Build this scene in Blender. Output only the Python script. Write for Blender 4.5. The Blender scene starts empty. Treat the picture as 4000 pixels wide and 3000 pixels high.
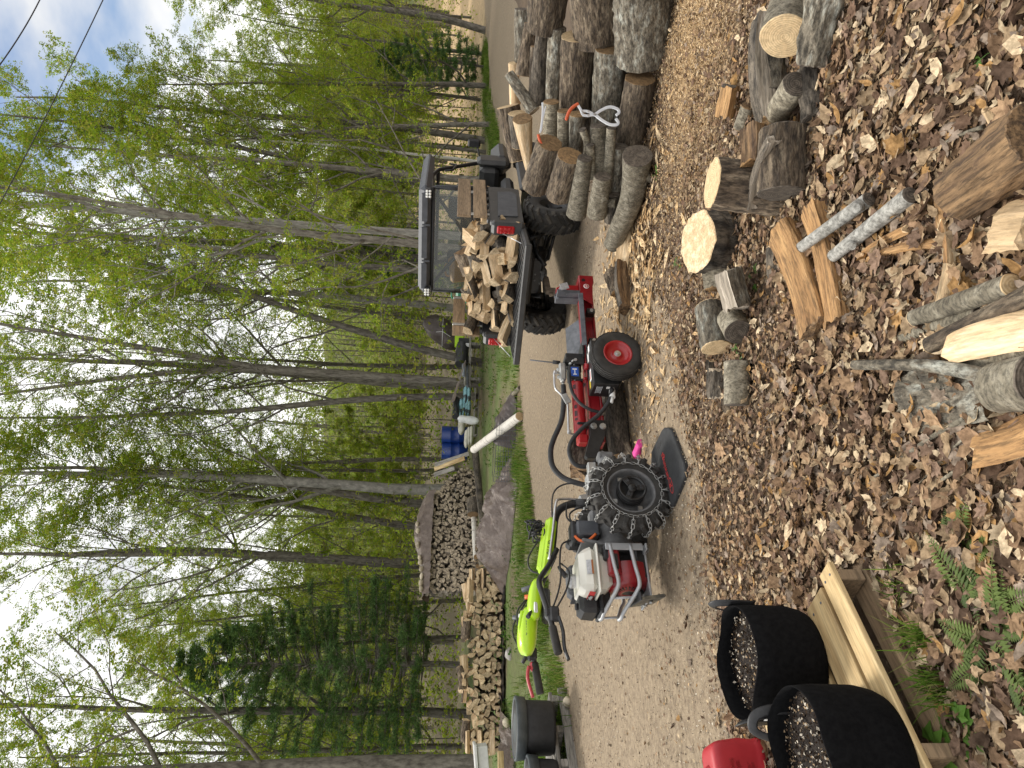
import bpy, math, random
import numpy as np
from mathutils import Vector, Matrix, Euler, noise
R = math.radians
S = bpy.context.scene
COL = S.collection
# ------------------------------------------------------------------ camera (a phone held sideways: the picture is turned a quarter)
LENS_PX = 2778.0          # focal length in pixels of the 4000 x 3000 photograph
EYE = Vector((0, 0, 1.45))
PITCH, ROLL = math.atan(248 / LENS_PX), R(2.3)
_f = Vector((0, math.cos(PITCH), -math.sin(PITCH))); _u0 = Vector((0, math.sin(PITCH), math.cos(PITCH))); _r0 = Vector((1, 0, 0))
_r = _r0 * math.cos(ROLL) + _u0 * math.sin(ROLL); _u = _u0 * math.cos(ROLL) - _r0 * math.sin(ROLL)
cd = bpy.data.cameras.new('camera'); cam = bpy.data.objects.new('camera', cd); COL.objects.link(cam)
cd.sensor_width = 36; cd.lens = 36 * LENS_PX / 4000; cd.clip_start = .05; cd.clip_end = 2000
ax = (-_u, _r, -_f)
cam.matrix_world = Matrix(((ax[0].x, ax[1].x, ax[2].x, EYE.x), (ax[0].y, ax[1].y, ax[2].y, EYE.y), (ax[0].z, ax[1].z, ax[2].z, EYE.z), (0, 0, 0, 1)))
S.camera = cam
# ------------------------------------------------------------------ world: broken bright cloud over a blue sky, one soft sun
SUN_AZ, SUN_EL = R(-42), R(58)      # azimuth from +Y towards +X
W = bpy.data.worlds.new('World'); S.world = W; W.use_nodes = True
nt = W.node_tree; N = nt.nodes; LK = nt.links
bg = N['Background']; bg.inputs[1].default_value = .12
sky = N.new('ShaderNodeTexSky'); sky.sky_type = 'NISHITA'; sky.sun_disc = False; sky.sun_elevation = SUN_EL; sky.sun_rotation = SUN_AZ
sky.air_density = 1.2; sky.dust_density = 1.5
tc = N.new('ShaderNodeTexCoord'); mp = N.new('ShaderNodeMapping'); mp.inputs['Scale'].default_value = (1, 1, 1.9); mp.inputs['Location'].default_value = (1.35, .62, .25)
nz = N.new('ShaderNodeTexNoise'); nz.inputs['Scale'].default_value = 1.7; nz.inputs['Detail'].default_value = 7; nz.inputs['Roughness'].default_value = .52
rp = N.new('ShaderNodeValToRGB'); rp.color_ramp.elements[0].position = .33; rp.color_ramp.elements[1].position = .42
nz2 = N.new('ShaderNodeTexNoise'); nz2.inputs['Scale'].default_value = 2.6; nz2.inputs['Detail'].default_value = 5
rp2 = N.new('ShaderNodeValToRGB'); rp2.color_ramp.elements[0].position = .36; rp2.color_ramp.elements[0].color = (6.2, 6.3, 6.45, 1)
rp2.color_ramp.elements[1].position = .62; rp2.color_ramp.elements[1].color = (11.5, 11.4, 11.2, 1)
mx = N.new('ShaderNodeMix'); mx.data_type = 'RGBA'
LK.new(tc.outputs['Generated'], mp.inputs[0]); LK.new(mp.outputs[0], nz.inputs[0]); LK.new(mp.outputs[0], nz2.inputs[0])
LK.new(nz.outputs[0], rp.inputs[0]); LK.new(nz2.outputs[0], rp2.inputs[0])
LK.new(rp.outputs[0], mx.inputs[0]); LK.new(sky.outputs[0], mx.inputs[6]); LK.new(rp2.outputs[0], mx.inputs[7]); LK.new(mx.outputs[2], bg.inputs[0])
sl = bpy.data.lights.new('sun', 'SUN'); sl.energy = 2.6; sl.angle = R(12); sl.color = (1, .95, .87)
so = bpy.data.objects.new('sun', sl); COL.objects.link(so)
sd = Vector((math.sin(SUN_AZ) * math.cos(SUN_EL), math.cos(SUN_AZ) * math.cos(SUN_EL), math.sin(SUN_EL)))
so.rotation_euler = sd.to_track_quat('Z', 'Y').to_euler(); so.location = sd * 60
S.view_settings.view_transform = 'Standard'; S.view_settings.look = 'None'; S.view_settings.exposure = .28; S.view_settings.gamma = 1
S.view_settings.use_curve_mapping = False
S.render.engine = 'CYCLES'
S.cycles.max_bounces = 4; S.cycles.diffuse_bounces = 2; S.cycles.glossy_bounces = 2; S.cycles.transmission_bounces = 3; S.cycles.transparent_max_bounces = 8
S.cycles.use_denoising = True; S.cycles.use_adaptive_sampling = True; S.cycles.adaptive_threshold = .02
rnd = random.Random(7)
NR = np.random.default_rng(11)
# ------------------------------------------------------------------ survey: a sight line of the photograph meets the land, or a known distance
def tz(x, y):
    t = max(0.0, y - 8.5)
    z = .03 * t * t / (t + 1.0) if t > 0 else 0.0
    if y > 30: z += .0009 * (y - 30) ** 2 if y < 60 else .81 + .054 * (y - 60)
    return z
def sight(px, py):
    return _f * LENS_PX + _r * (1500 - py) - _u * (px - 2000)
def on(px, py, h=0.0):                 # point h above the land
    d = sight(px, py); z = h
    for _ in range(25):
        t = (z - EYE.z) / d.z; p = EYE + d * t; z = .5 * z + .5 * (tz(p.x, p.y) + h)
    return p
def far(px, py, dist):                 # point at a known distance ahead
    d = sight(px, py); return EYE + d * (dist / d.y)
# ------------------------------------------------------------------ materials
MT = {}
def mat(name, c1, c2=None, rough=.7, scale=8.0, bump=0.0, bscale=None, metal=0.0, c3=None, stretch=None, rand=0.0, spec=.5, detail=6, coat=0.0, kind='noise', transl=0.0, coord='Object', lo=.35, hi=.65, bdist=.02, attr=None, alpha=1.0, grain=None):
    m = bpy.data.materials.new(name); m.use_nodes = True; MT[name] = m
    nt = m.node_tree; N = nt.nodes; L = nt.links; b = N['Principled BSDF']
    b.inputs['Roughness'].default_value = rough; b.inputs['Metallic'].default_value = metal; b.inputs['Specular IOR Level'].default_value = spec
    b.inputs['Coat Weight'].default_value = coat
    c1 = tuple(c1) + (1,); out = None
    tcn = N.new('ShaderNodeTexCoord'); src = tcn.outputs[coord]
    if stretch:
        mpn = N.new('ShaderNodeMapping'); mpn.inputs['Scale'].default_value = stretch; L.new(src, mpn.inputs[0]); src = mpn.outputs[0]
    if rand or attr is None:
        oi = N.new('ShaderNodeObjectInfo')
    if rand and kind != 'rings':
        ad = N.new('ShaderNodeVectorMath'); ad.operation = 'ADD'; sc = N.new('ShaderNodeVectorMath'); sc.operation = 'SCALE'; sc.inputs[0].default_value = (37, 17, 53)
        L.new(oi.outputs['Random'], sc.inputs['Scale']); L.new(src, ad.inputs[0]); L.new(sc.outputs[0], ad.inputs[1]); src = ad.outputs[0]
    def tex(s, det):
        if kind == 'wave':
            t = N.new('ShaderNodeTexWave'); t.inputs['Scale'].default_value = s; t.inputs['Distortion'].default_value = 4; t.inputs['Detail'].default_value = det; t.inputs['Detail Scale'].default_value = 1.5
            L.new(src, t.inputs[0]); return t.outputs['Fac']
        if kind == 'rings':
            t = N.new('ShaderNodeTexWave'); t.wave_type = 'RINGS'; t.rings_direction = 'X'; t.inputs['Scale'].default_value = s; t.inputs['Distortion'].default_value = 2.2; t.inputs['Detail'].default_value = 4; t.inputs['Detail Scale'].default_value = 1.6
            L.new(src, t.inputs[0]); q = N.new('ShaderNodeTexNoise'); q.inputs['Scale'].default_value = s * .6; q.inputs['Detail'].default_value = 6; L.new(src, q.inputs[0]); mm = N.new('ShaderNodeMix'); mm.inputs[0].default_value = .62; L.new(t.outputs['Fac'], mm.inputs[2]); L.new(q.outputs['Fac'], mm.inputs[3]); return mm.outputs[0]
        if kind == 'voronoi':
            t = N.new('ShaderNodeTexVoronoi'); t.inputs['Scale'].default_value = s; L.new(src, t.inputs[0]); return t.outputs['Distance']
        t = N.new('ShaderNodeTexNoise'); t.inputs['Scale'].default_value = s; t.inputs['Detail'].default_value = det; t.inputs['Roughness'].default_value = .62
        L.new(src, t.inputs[0]); return t.outputs['Fac']
    if attr:
        at = N.new('ShaderNodeAttribute'); at.attribute_name = attr; out = at.outputs['Color']
        if c2:
            fac = tex(scale, detail); r_ = N.new('ShaderNodeValToRGB'); r_.color_ramp.elements[0].color = c1; r_.color_ramp.elements[1].color = tuple(c2) + (1,); r_.color_ramp.elements[0].position = lo; r_.color_ramp.elements[1].position = hi
            L.new(fac, r_.inputs[0]); mm = N.new('ShaderNodeMix'); mm.data_type = 'RGBA'; mm.blend_type = 'MULTIPLY'; mm.inputs[0].default_value = 1
            L.new(out, mm.inputs[6]); L.new(r_.outputs[0], mm.inputs[7]); out = mm.outputs[2]
    elif c2:
        fac = tex(scale, detail); r_ = N.new('ShaderNodeValToRGB'); e = r_.color_ramp.elements
        e[0].color = c1; e[0].position = lo; e[1].position = hi; e[1].color = tuple(c2) + (1,)
        if c3: e.new((lo + hi) / 2).color = tuple(c3) + (1,)
        L.new(fac, r_.inputs[0]); out = r_.outputs[0]
    if grain and out is not None:                # fine dark fibres, cracks or specks over the main colour
        g_ = N.new('ShaderNodeTexNoise'); g_.inputs['Scale'].default_value = grain[0]; g_.inputs['Detail'].default_value = 7; g_.inputs['Roughness'].default_value = .7; L.new(src, g_.inputs[0]); r2 = N.new('ShaderNodeValToRGB')
        r2.color_ramp.elements[0].position = .40; r2.color_ramp.elements[1].position = .56; r2.color_ramp.elements[0].color = (grain[1],) * 3 + (1,); r2.color_ramp.elements[1].color = (grain[2],) * 3 + (1,); L.new(g_.outputs[0], r2.inputs[0])
        mg = N.new('ShaderNodeMix'); mg.data_type = 'RGBA'; mg.blend_type = 'MULTIPLY'; mg.inputs[0].default_value = 1; L.new(out, mg.inputs[6]); L.new(r2.outputs[0], mg.inputs[7]); out = mg.outputs[2]
    if out is None:
        b.inputs['Base Color'].default_value = c1
    else:
        if rand:
            hs = N.new('ShaderNodeHueSaturation'); mr = N.new('ShaderNodeMapRange'); mr.inputs[3].default_value = 1 - rand; mr.inputs[4].default_value = 1 + rand
            L.new(oi.outputs['Random'], mr.inputs[0]); L.new(mr.outputs[0], hs.inputs['Value']); L.new(out, hs.inputs['Color']); out = hs.outputs[0]
        L.new(out, b.inputs['Base Color'])
    if bump:
        bf = tex(bscale or scale * 3, 8); bn = N.new('ShaderNodeBump'); bn.inputs['Strength'].default_value = bump; bn.inputs['Distance'].default_value = bdist
        L.new(bf, bn.inputs['Height']); L.new(bn.outputs[0], b.inputs['Normal'])
    if alpha < 1: b.inputs['Alpha'].default_value = alpha
    if transl:
        tr = N.new('ShaderNodeBsdfTranslucent'); ms = N.new('ShaderNodeMixShader'); ms.inputs[0].default_value = transl
        if out is not None: L.new(out, tr.inputs[0])
        else: tr.inputs[0].default_value = c1
        if spec <= .25 and not bump:                    # plain leaves: no gloss needed
            df = N.new('ShaderNodeBsdfDiffuse'); L.new(out, df.inputs[0]) if out is not None else None; N.remove(b); b = df
        L.new(b.outputs[0], ms.inputs[1]); L.new(tr.outputs[0], ms.inputs[2]); L.new(ms.outputs[0], N['Material Output'].inputs[0])
    return m
# ------------------------------------------------------------------ mesh building
def T(x=0, y=0, z=0): return Matrix.Translation((x, y, z))
def RX(a): return Matrix.Rotation(a, 4, 'X')
def RY(a): return Matrix.Rotation(a, 4, 'Y')
def RZ(a): return Matrix.Rotation(a, 4, 'Z')
def SC(x, y, z): return Matrix.Diagonal((x, y, z, 1))
def along(a, b):                       # matrix with +X from a to b, +Z roughly up
    a, b = Vector(a), Vector(b); x = (b - a).normalized(); up = Vector((0, 0, 1)) if abs(x.z) < .95 else Vector((1, 0, 0))
    y = up.cross(x).normalized(); z = x.cross(y)
    return Matrix(((x.x, y.x, z.x, a.x), (x.y, y.y, z.y, a.y), (x.z, y.z, z.z, a.z), (0, 0, 0, 1)))
def smooth_path(pts, n=6):             # Catmull-Rom
    P = [Vector(p) for p in pts]; out = []
    for i in range(len(P) - 1):
        p0 = P[max(i - 1, 0)]; p1 = P[i]; p2 = P[i + 1]; p3 = P[min(i + 2, len(P) - 1)]
        for k in range(n):
            t = k / n; out.append(.5 * ((2 * p1) + (p2 - p0) * t + (2 * p0 - 5 * p1 + 4 * p2 - p3) * t * t + (3 * p1 - p0 - 3 * p2 + p3) * t ** 3))
    out.append(P[-1]); return out
class MB:
    def __init__(s): s.v = []; s.f = []; s.m = []; s.sm = []
    def add(s, vs, fs, M=None, mi=0, smooth=False):
        o = len(s.v)
        s.v += [tuple(M @ Vector(v)) for v in vs] if M is not None else [tuple(v) for v in vs]
        for f in fs: s.f.append(tuple(i + o for i in f)); s.m.append(mi); s.sm.append(smooth)
        return s
    def box(s, c, d, M=None, mi=0, bev=0.0, taper=1.0):
        x, y, z = d[0] / 2, d[1] / 2, d[2] / 2; b = min(bev, x * .9, y * .9, z * .9)
        Q = T(*c) if M is None else M @ T(*c)
        if b <= 0:
            vs = [(sx * x * (taper if sz > 0 else 1), sy * y * (taper if sz > 0 else 1), sz * z) for sz in (-1, 1) for sy in (-1, 1) for sx in (-1, 1)]
            return s.add(vs, [(0, 2, 3, 1), (4, 5, 7, 6), (0, 1, 5, 4), (2, 6, 7, 3), (0, 4, 6, 2), (1, 3, 7, 5)], Q, mi)
        vs = []; idx = {}
        for sx in (-1, 1):
            for sy in (-1, 1):
                for sz in (-1, 1):
                    k = taper if sz > 0 else 1
                    for a in range(3):
                        p = [sx * (x - b) * k, sy * (y - b) * k, sz * (z - b)]; p[a] += (sx * k, sy * k, sz)[a] * b
                        idx[sx, sy, sz, a] = len(vs); vs.append(p)
        fs = []
        for a in range(3):
            b1, b2 = (a + 1) % 3, (a + 2) % 3
            for q in (-1, 1):
                r = []
                for (i, j) in ((-1, -1), (1, -1), (1, 1), (-1, 1)):
                    k = [0, 0, 0]; k[a] = q; k[b1] = i; k[b2] = j; r.append(idx[(*k, a)])
                fs.append(tuple(r) if q > 0 else tuple(r[::-1]))
        for a in range(3):
            b1, b2 = (a + 1) % 3, (a + 2) % 3
            for i in (-1, 1):
                for j in (-1, 1):
                    k0 = [0, 0, 0]; k0[a] = -1; k0[b1] = i; k0[b2] = j; k1 = list(k0); k1[a] = 1
                    f = (idx[(*k0, b1)], idx[(*k1, b1)], idx[(*k1, b2)], idx[(*k0, b2)]); fs.append(f if i * j < 0 else f[::-1])
        for sx in (-1, 1):
            for sy in (-1, 1):
                for sz in (-1, 1):
                    f = tuple(idx[sx, sy, sz, a] for a in range(3)); fs.append(f if sx * sy * sz > 0 else f[::-1])
        return s.add(vs, fs, Q, mi)
    def tube(s, pts, r, n=8, cap=True, M=None, mi=0, smooth=True, flat=1.0):
        P = [Vector(p) for p in pts]; k = len(P); rr = list(r) if hasattr(r, '__len__') else [r] * k
        tg = [(P[min(i + 1, k - 1)] - P[max(i - 1, 0)]).normalized() for i in range(k)]
        nrm = tg[0].orthogonal().normalized() if abs(tg[0].z) > .9 else Vector((0, 0, 1)).cross(tg[0]).normalized(); vs = []
        for i in range(k):
            if i: nrm = (nrm - tg[i] * nrm.dot(tg[i])).normalized()
            bn = tg[i].cross(nrm)
            for j in range(n):
                a = 2 * math.pi * j / n; vs.append(P[i] + (nrm * math.cos(a) * flat + bn * math.sin(a)) * rr[i])
        fs = [(i * n + j, i * n + (j + 1) % n, (i + 1) * n + (j + 1) % n, (i + 1) * n + j) for i in range(k - 1) for j in range(n)]
        s.add(vs, fs, M, mi, smooth)
        if cap:
            o = len(s.v) - k * n; s.f += [tuple(o + j for j in range(n))[::-1], tuple(o + (k - 1) * n + j for j in range(n))]; s.m += [mi, mi]; s.sm += [False, False]
        return s
    def lathe(s, prof, n=24, M=None, mi=0, smooth=True, close=False):   # profile (r, z) turned about Z
        k = len(prof); vs = [(r * math.cos(2 * math.pi * j / n), r * math.sin(2 * math.pi * j / n), z) for r, z in prof for j in range(n)]
        fs = [(i * n + j, i * n + (j + 1) % n, (i + 1) * n + (j + 1) % n, (i + 1) * n + j) for i in range(k - 1) for j in range(n)]
        if close: fs += [((k - 1) * n + j, (k - 1) * n + (j + 1) % n, (j + 1) % n, j) for j in range(n)]
        return s.add(vs, fs, M, mi, smooth)
    def cyl(s, a, b, r, n=16, mi=0, M=None): return s.tube([a, b], r, n, True, M, mi)
    def prism(s, poly, h, M=None, mi=0, bev=0.0):                       # polygon in XY, thickness along Z
        n = len(poly)
        if bev:
            c = Vector((sum(p[0] for p in poly) / n, sum(p[1] for p in poly) / n)); ins = []
            for p in poly: d = Vector(p[:2]) - c; L = d.length; ins.append(tuple(c + d * max(0, (L - bev) / L)))
            rings = [(ins, 0), (poly, bev), (poly, h - bev), (ins, h)]
        else: rings = [(poly, 0), (poly, h)]
        vs = [(p[0], p[1], z) for rg, z in rings for p in rg]; k = len(rings)
        fs = [(i * n + j, i * n + (j + 1) % n, (i + 1) * n + (j + 1) % n, (i + 1) * n + j) for i in range(k - 1) for j in range(n)]
        fs += [tuple(range(n))[::-1], tuple((k - 1) * n + j for j in range(n))]
        return s.add(vs, fs, M, mi)
    def grid(s, fn, nu, nv, M=None, mi=0, smooth=True):                 # fn(u, v) -> point, u and v in 0..1
        vs = [fn(i / nu, j / nv) for i in range(nu + 1) for j in range(nv + 1)]
        fs = [(i * (nv + 1) + j, (i + 1) * (nv + 1) + j, (i + 1) * (nv + 1) + j + 1, i * (nv + 1) + j + 1) for i in range(nu) for j in range(nv)]
        return s.add(vs, fs, M, mi, smooth)
    def mesh(s, name, mats):
        me = bpy.data.meshes.new(name); me.from_pydata(s.v, [], s.f)
        for m in (mats if isinstance(mats, (list, tuple)) else [mats]): me.materials.append(MT[m] if isinstance(m, str) else m)
        me.polygons.foreach_set('material_index', s.m); me.polygons.foreach_set('use_smooth', s.sm); me.update(); return me
    def build(s, name, mats, parent=None, M=None):
        return put(name, s.mesh(name, mats), parent, M)
def put(name, me, parent=None, M=None):
    o = bpy.data.objects.new(name, me); COL.objects.link(o)
    if parent is not None: o.parent = parent
    if M is not None: o.matrix_basis = M
    return o
def tag(o, label=None, cat=None, group=None, kind=None):
    if label: o['label'] = label
    if cat: o['category'] = cat
    if group: o['group'] = group
    if kind: o['kind'] = kind
    return o
def thing(name, label, cat, M=None, group=None):
    o = put(name, None, None, M); o.empty_display_size = .1
    return tag(o, label, cat, group)
def copy_tree(o, parent=None, M=None):
    c = o.copy(); COL.objects.link(c); c.parent = parent
    if M is not None: c.matrix_basis = M
    for ch in o.children: copy_tree(ch, c)
    return c
def npmesh(name, V, F, mat_, col=None, smooth=False):                   # V (n,3), F (m,k) of one face size
    me = bpy.data.meshes.new(name); V = np.ascontiguousarray(V, np.float32); F = np.ascontiguousarray(F, np.int32); m, k = F.shape
    me.vertices.add(len(V)); me.vertices.foreach_set('co', V.ravel()); me.loops.add(m * k); me.loops.foreach_set('vertex_index', F.ravel())
    me.polygons.add(m); me.polygons.foreach_set('loop_start', np.arange(0, m * k, k, dtype=np.int32)); me.polygons.foreach_set('loop_total', np.full(m, k, np.int32))
    if smooth: me.polygons.foreach_set('use_smooth', np.ones(m, bool))
    me.materials.append(MT[mat_])
    me.update(calc_edges=True); me.validate()
    if col is not None:
        a = me.color_attributes.new('Col', 'FLOAT_COLOR', 'POINT'); c4 = np.ones((len(V), 4), np.float32); c4[:, :3] = col; a.data.foreach_set('color', c4.ravel())
    return me
def rotmats(n, tilt, rg=NR):                                             # random spin about z, random tilt up to tilt
    a = rg.uniform(0, 2 * np.pi, n); b = rg.normal(0, tilt, n); c = rg.uniform(0, 2 * np.pi, n)
    ca, sa, cb, sb, cc, sc_ = np.cos(a), np.sin(a), np.cos(b), np.sin(b), np.cos(c), np.sin(c); z = np.zeros(n); o = np.ones(n)
    Rz = np.array([[ca, -sa, z], [sa, ca, z], [z, z, o]]).transpose(2, 0, 1); Rx = np.array([[o, z, z], [z, cb, -sb], [z, sb, cb]]).transpose(2, 0, 1)
    Rc = np.array([[cc, -sc_, z], [sc_, cc, z], [z, z, o]]).transpose(2, 0, 1)
    return Rz @ Rx @ Rc
def scatter(tv, tf, pos, rot, scl, col=None):                            # template copies -> V, F, C
    n = len(pos); k = len(tv)
    V = np.einsum('nij,kj->nki', rot, tv) * np.asarray(scl).reshape(n, 1, 1) + pos[:, None, :]
    F = (np.asarray(tf)[None] + (np.arange(n) * k)[:, None, None]).reshape(-1, len(tf[0]))
    return V.reshape(-1, 3), F, (np.repeat(col, k, 0) if col is not None else None)
def text_mesh(s, size, mat_, depth=.001, italic=False, squash=1.0, bold=0.0):
    cu = bpy.data.curves.new('lettering', 'FONT'); cu.body = s; cu.size = size; cu.extrude = depth; cu.align_x = 'CENTER'; cu.align_y = 'CENTER'; cu.resolution_u = 2
    cu.shear = .3 if italic else 0; cu.offset = bold
    o = bpy.data.objects.new('lettering', cu); COL.objects.link(o); dg = bpy.context.evaluated_depsgraph_get(); me = bpy.data.meshes.new_from_object(o.evaluated_get(dg)); bpy.data.objects.remove(o); bpy.data.curves.remove(cu)
    me.materials.clear(); me.materials.append(MT[mat_]); return me
# ------------------------------------------------------------------ materials of the setting
mat('soil', (.75, .72, .7), (1.25, 1.2, 1.15), rough=.95, scale=9, bump=.6, bscale=40, bdist=.02, attr='Col', detail=9)
mat('gravel', (.155, .112, .073), (.35, .27, .18), rough=.95, scale=26, bump=.8, bscale=70, bdist=.012, c3=(.255, .195, .128), detail=10, lo=.3, hi=.7)
mat('bark_grey', (.07, .06, .048), (.22, .20, .165), rough=.95, scale=14, bump=1, bscale=20, stretch=(1, 1, .3), rand=.3, bdist=.03)
mat('bark_pale', (.17, .16, .14), (.36, .34, .3), rough=.95, scale=10, bump=.8, bscale=22, stretch=(1, 1, .5), bdist=.02)
mat('bark_birch', (.10, .09, .08), (.62, .59, .53), rough=.8, scale=7, stretch=(.6, .6, 5), lo=.3, hi=.4, bump=.2)
mat('leaf_spring', (.8, .8, .8), (1.2, 1.2, 1.2), rough=.6, scale=3, attr='Col', transl=.45, spec=.25)
mat('needles', (.7, .7, .7), (1.25, 1.25, 1.25), rough=.55, scale=2, attr='Col', transl=.35, spec=.2)
mat('grass_blades', (.7, .7, .7), (1.2, 1.2, 1.2), rough=.6, scale=4, attr='Col', transl=.35, spec=.25)
mat('wire', (.03, .03, .035), rough=.5)
# ------------------------------------------------------------------ land
def land(x, y):
    z = tz(x, y)
    if y > 80:
        s = min(1, (y - 80) / 120); s = s * s * (3 - 2 * s); z += s * (16 + 9 * noise.noise((x * .018, 3.1, .2)) + 2.5 * noise.noise((x * .07, y * .02, 4)) - .03 * x)
    return z
def tz(x, y):
    t = max(0.0, y - 8.5); z = .03 * t * t / (t + 1.0)
    if y > 32: t = y - 32; z += .085 * t * t / (t + 8)
    return z
NEAR = [(-30, 2.6), (-6, 3.0), (-1.8, 3.2), (-1.14, 3.55), (-.44, 3.9), (-.03, 4.2), (.5, 4.7), (1.13, 5.4), (1.9, 6.8), (4, 10), (9.4, 17.3), (16, 24), (40, 42)]
FARE = [(-30, 6.0), (-6, 6.6), (-3.81, 7.0), (-3.3, 8.16), (-2.8, 9.2), (-2.2, 10.5), (-1.3, 11.8), (-.6, 12.9), (.7, 13.5), (1.7, 14.4), (6.1, 18.7), (9.7, 23.8), (15.8, 29.4), (34, 45)]
def lerp(tab, x): return float(np.interp(x, [p[0] for p in tab], [p[1] for p in tab]))
def make_ground():
    def steps(a, b, d0, g, c):             # spacing grows with distance from c
        o = [c]; d = d0
        while o[-1] < b: o.append(o[-1] + d); d *= g
        q = [c]; d = d0
        while q[-1] > a: q.append(q[-1] - d); d *= g
        return np.array(sorted(set(q[1:] + o)))
    xs = steps(-220, 220, .07, 1.028, .4); ys = steps(-30, 320, .06, 1.03, 3.2); ys = ys[ys > -12]
    V = []; C = []
    for x in xs:
        for y in ys:
            n = noise.noise((x * .9, y * .9, 0)); n2 = noise.noise((x * 3.1, y * 3.1, 5)); n3 = noise.noise((x * .25, y * .25, 9))
            V.append((x, y, land(x, y) + (.012 * n + .008 * n2 if y < 30 else .2 * n3)))
            yn, yf = lerp(NEAR, x), lerp(FARE, x); c = np.array((.13, .092, .06))
            c = c * (1 + .35 * n2) + np.array((.03, .02, .01)) * n
            saw = math.exp(-((x - 2.3 - .2 * n) / .9) ** 2 - ((y - 4.25 - .35 * n2) / .62) ** 2)            # sawdust under the saw place
            c = c * (1 - .8 * saw) + np.array((.46, .33, .19)) * .8 * saw
            if y > yf:
                g = min(1, max(0, (y - yf + .6 * n) / 1.0)) * max(0, min(1, .62 + n * .9 + n3 * .5)); g *= max(0, min(1, (34 - y) / 12))
                c = c * 1.5; c = c * (1 - g) + np.array((.12, .18, .045)) * g
                if y > 26:
                    k = min(1, (y - 26) / 6); tan = min(1, max(0, (x - 4 - .05 * y) / 6)); 
                    c = c * (1 - k) + k * (np.array((.105, .085, .045)) * (1 - tan) + np.array((.50, .37, .22)) * tan)
                if y > 80:
                    k = min(1, (y - 80) / 15); c = c * (1 - k) + k * np.array((.12, .14, .045))
            C.append(c)
    nx, ny = len(xs), len(ys); i, j = np.meshgrid(np.arange(nx - 1), np.arange(ny - 1), indexing='ij'); a = (i * ny + j).ravel()
    F = np.stack([a, a + ny, a + ny + 1, a + 1], 1)
    o = put('ground', npmesh('ground', np.array(V), F, 'soil', np.clip(np.array(C), .01, 1), True)); tag(o, kind='structure', label='leaf-strewn forest clearing rising gently to a wooded hill'); return o
GROUND = make_ground()
def make_road():
    m = MB(); nx = 190; nv = 26
    def fn(u, v):
        x = -26 + 56 * (u ** 1.0); n = .22 * noise.noise((x * 1.3, 2, 0)) + .12 * noise.noise((x * 4.3, 2, 4)); n2 = .3 * noise.noise((x * 1.1, 9, 0)) + .12 * noise.noise((x * 5, 7, 4))
        a, b = lerp(NEAR, x) + n, lerp(FARE, x) + n2; y = a + (b - a) * v; e = min(1, 8 * v, 8 * (1 - v))
        return (x, y, tz(x, y) + .004 + .014 * e + .012 * noise.noise((x * .9, y * .9, 0)) + .008 * noise.noise((x * 3.1, y * 3.1, 5)))
    m.grid(fn, nx, nv); return tag(m.build('gravel_road', 'gravel'), kind='structure', label='tan gravel track crossing the clearing')
ROAD = make_road()
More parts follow.
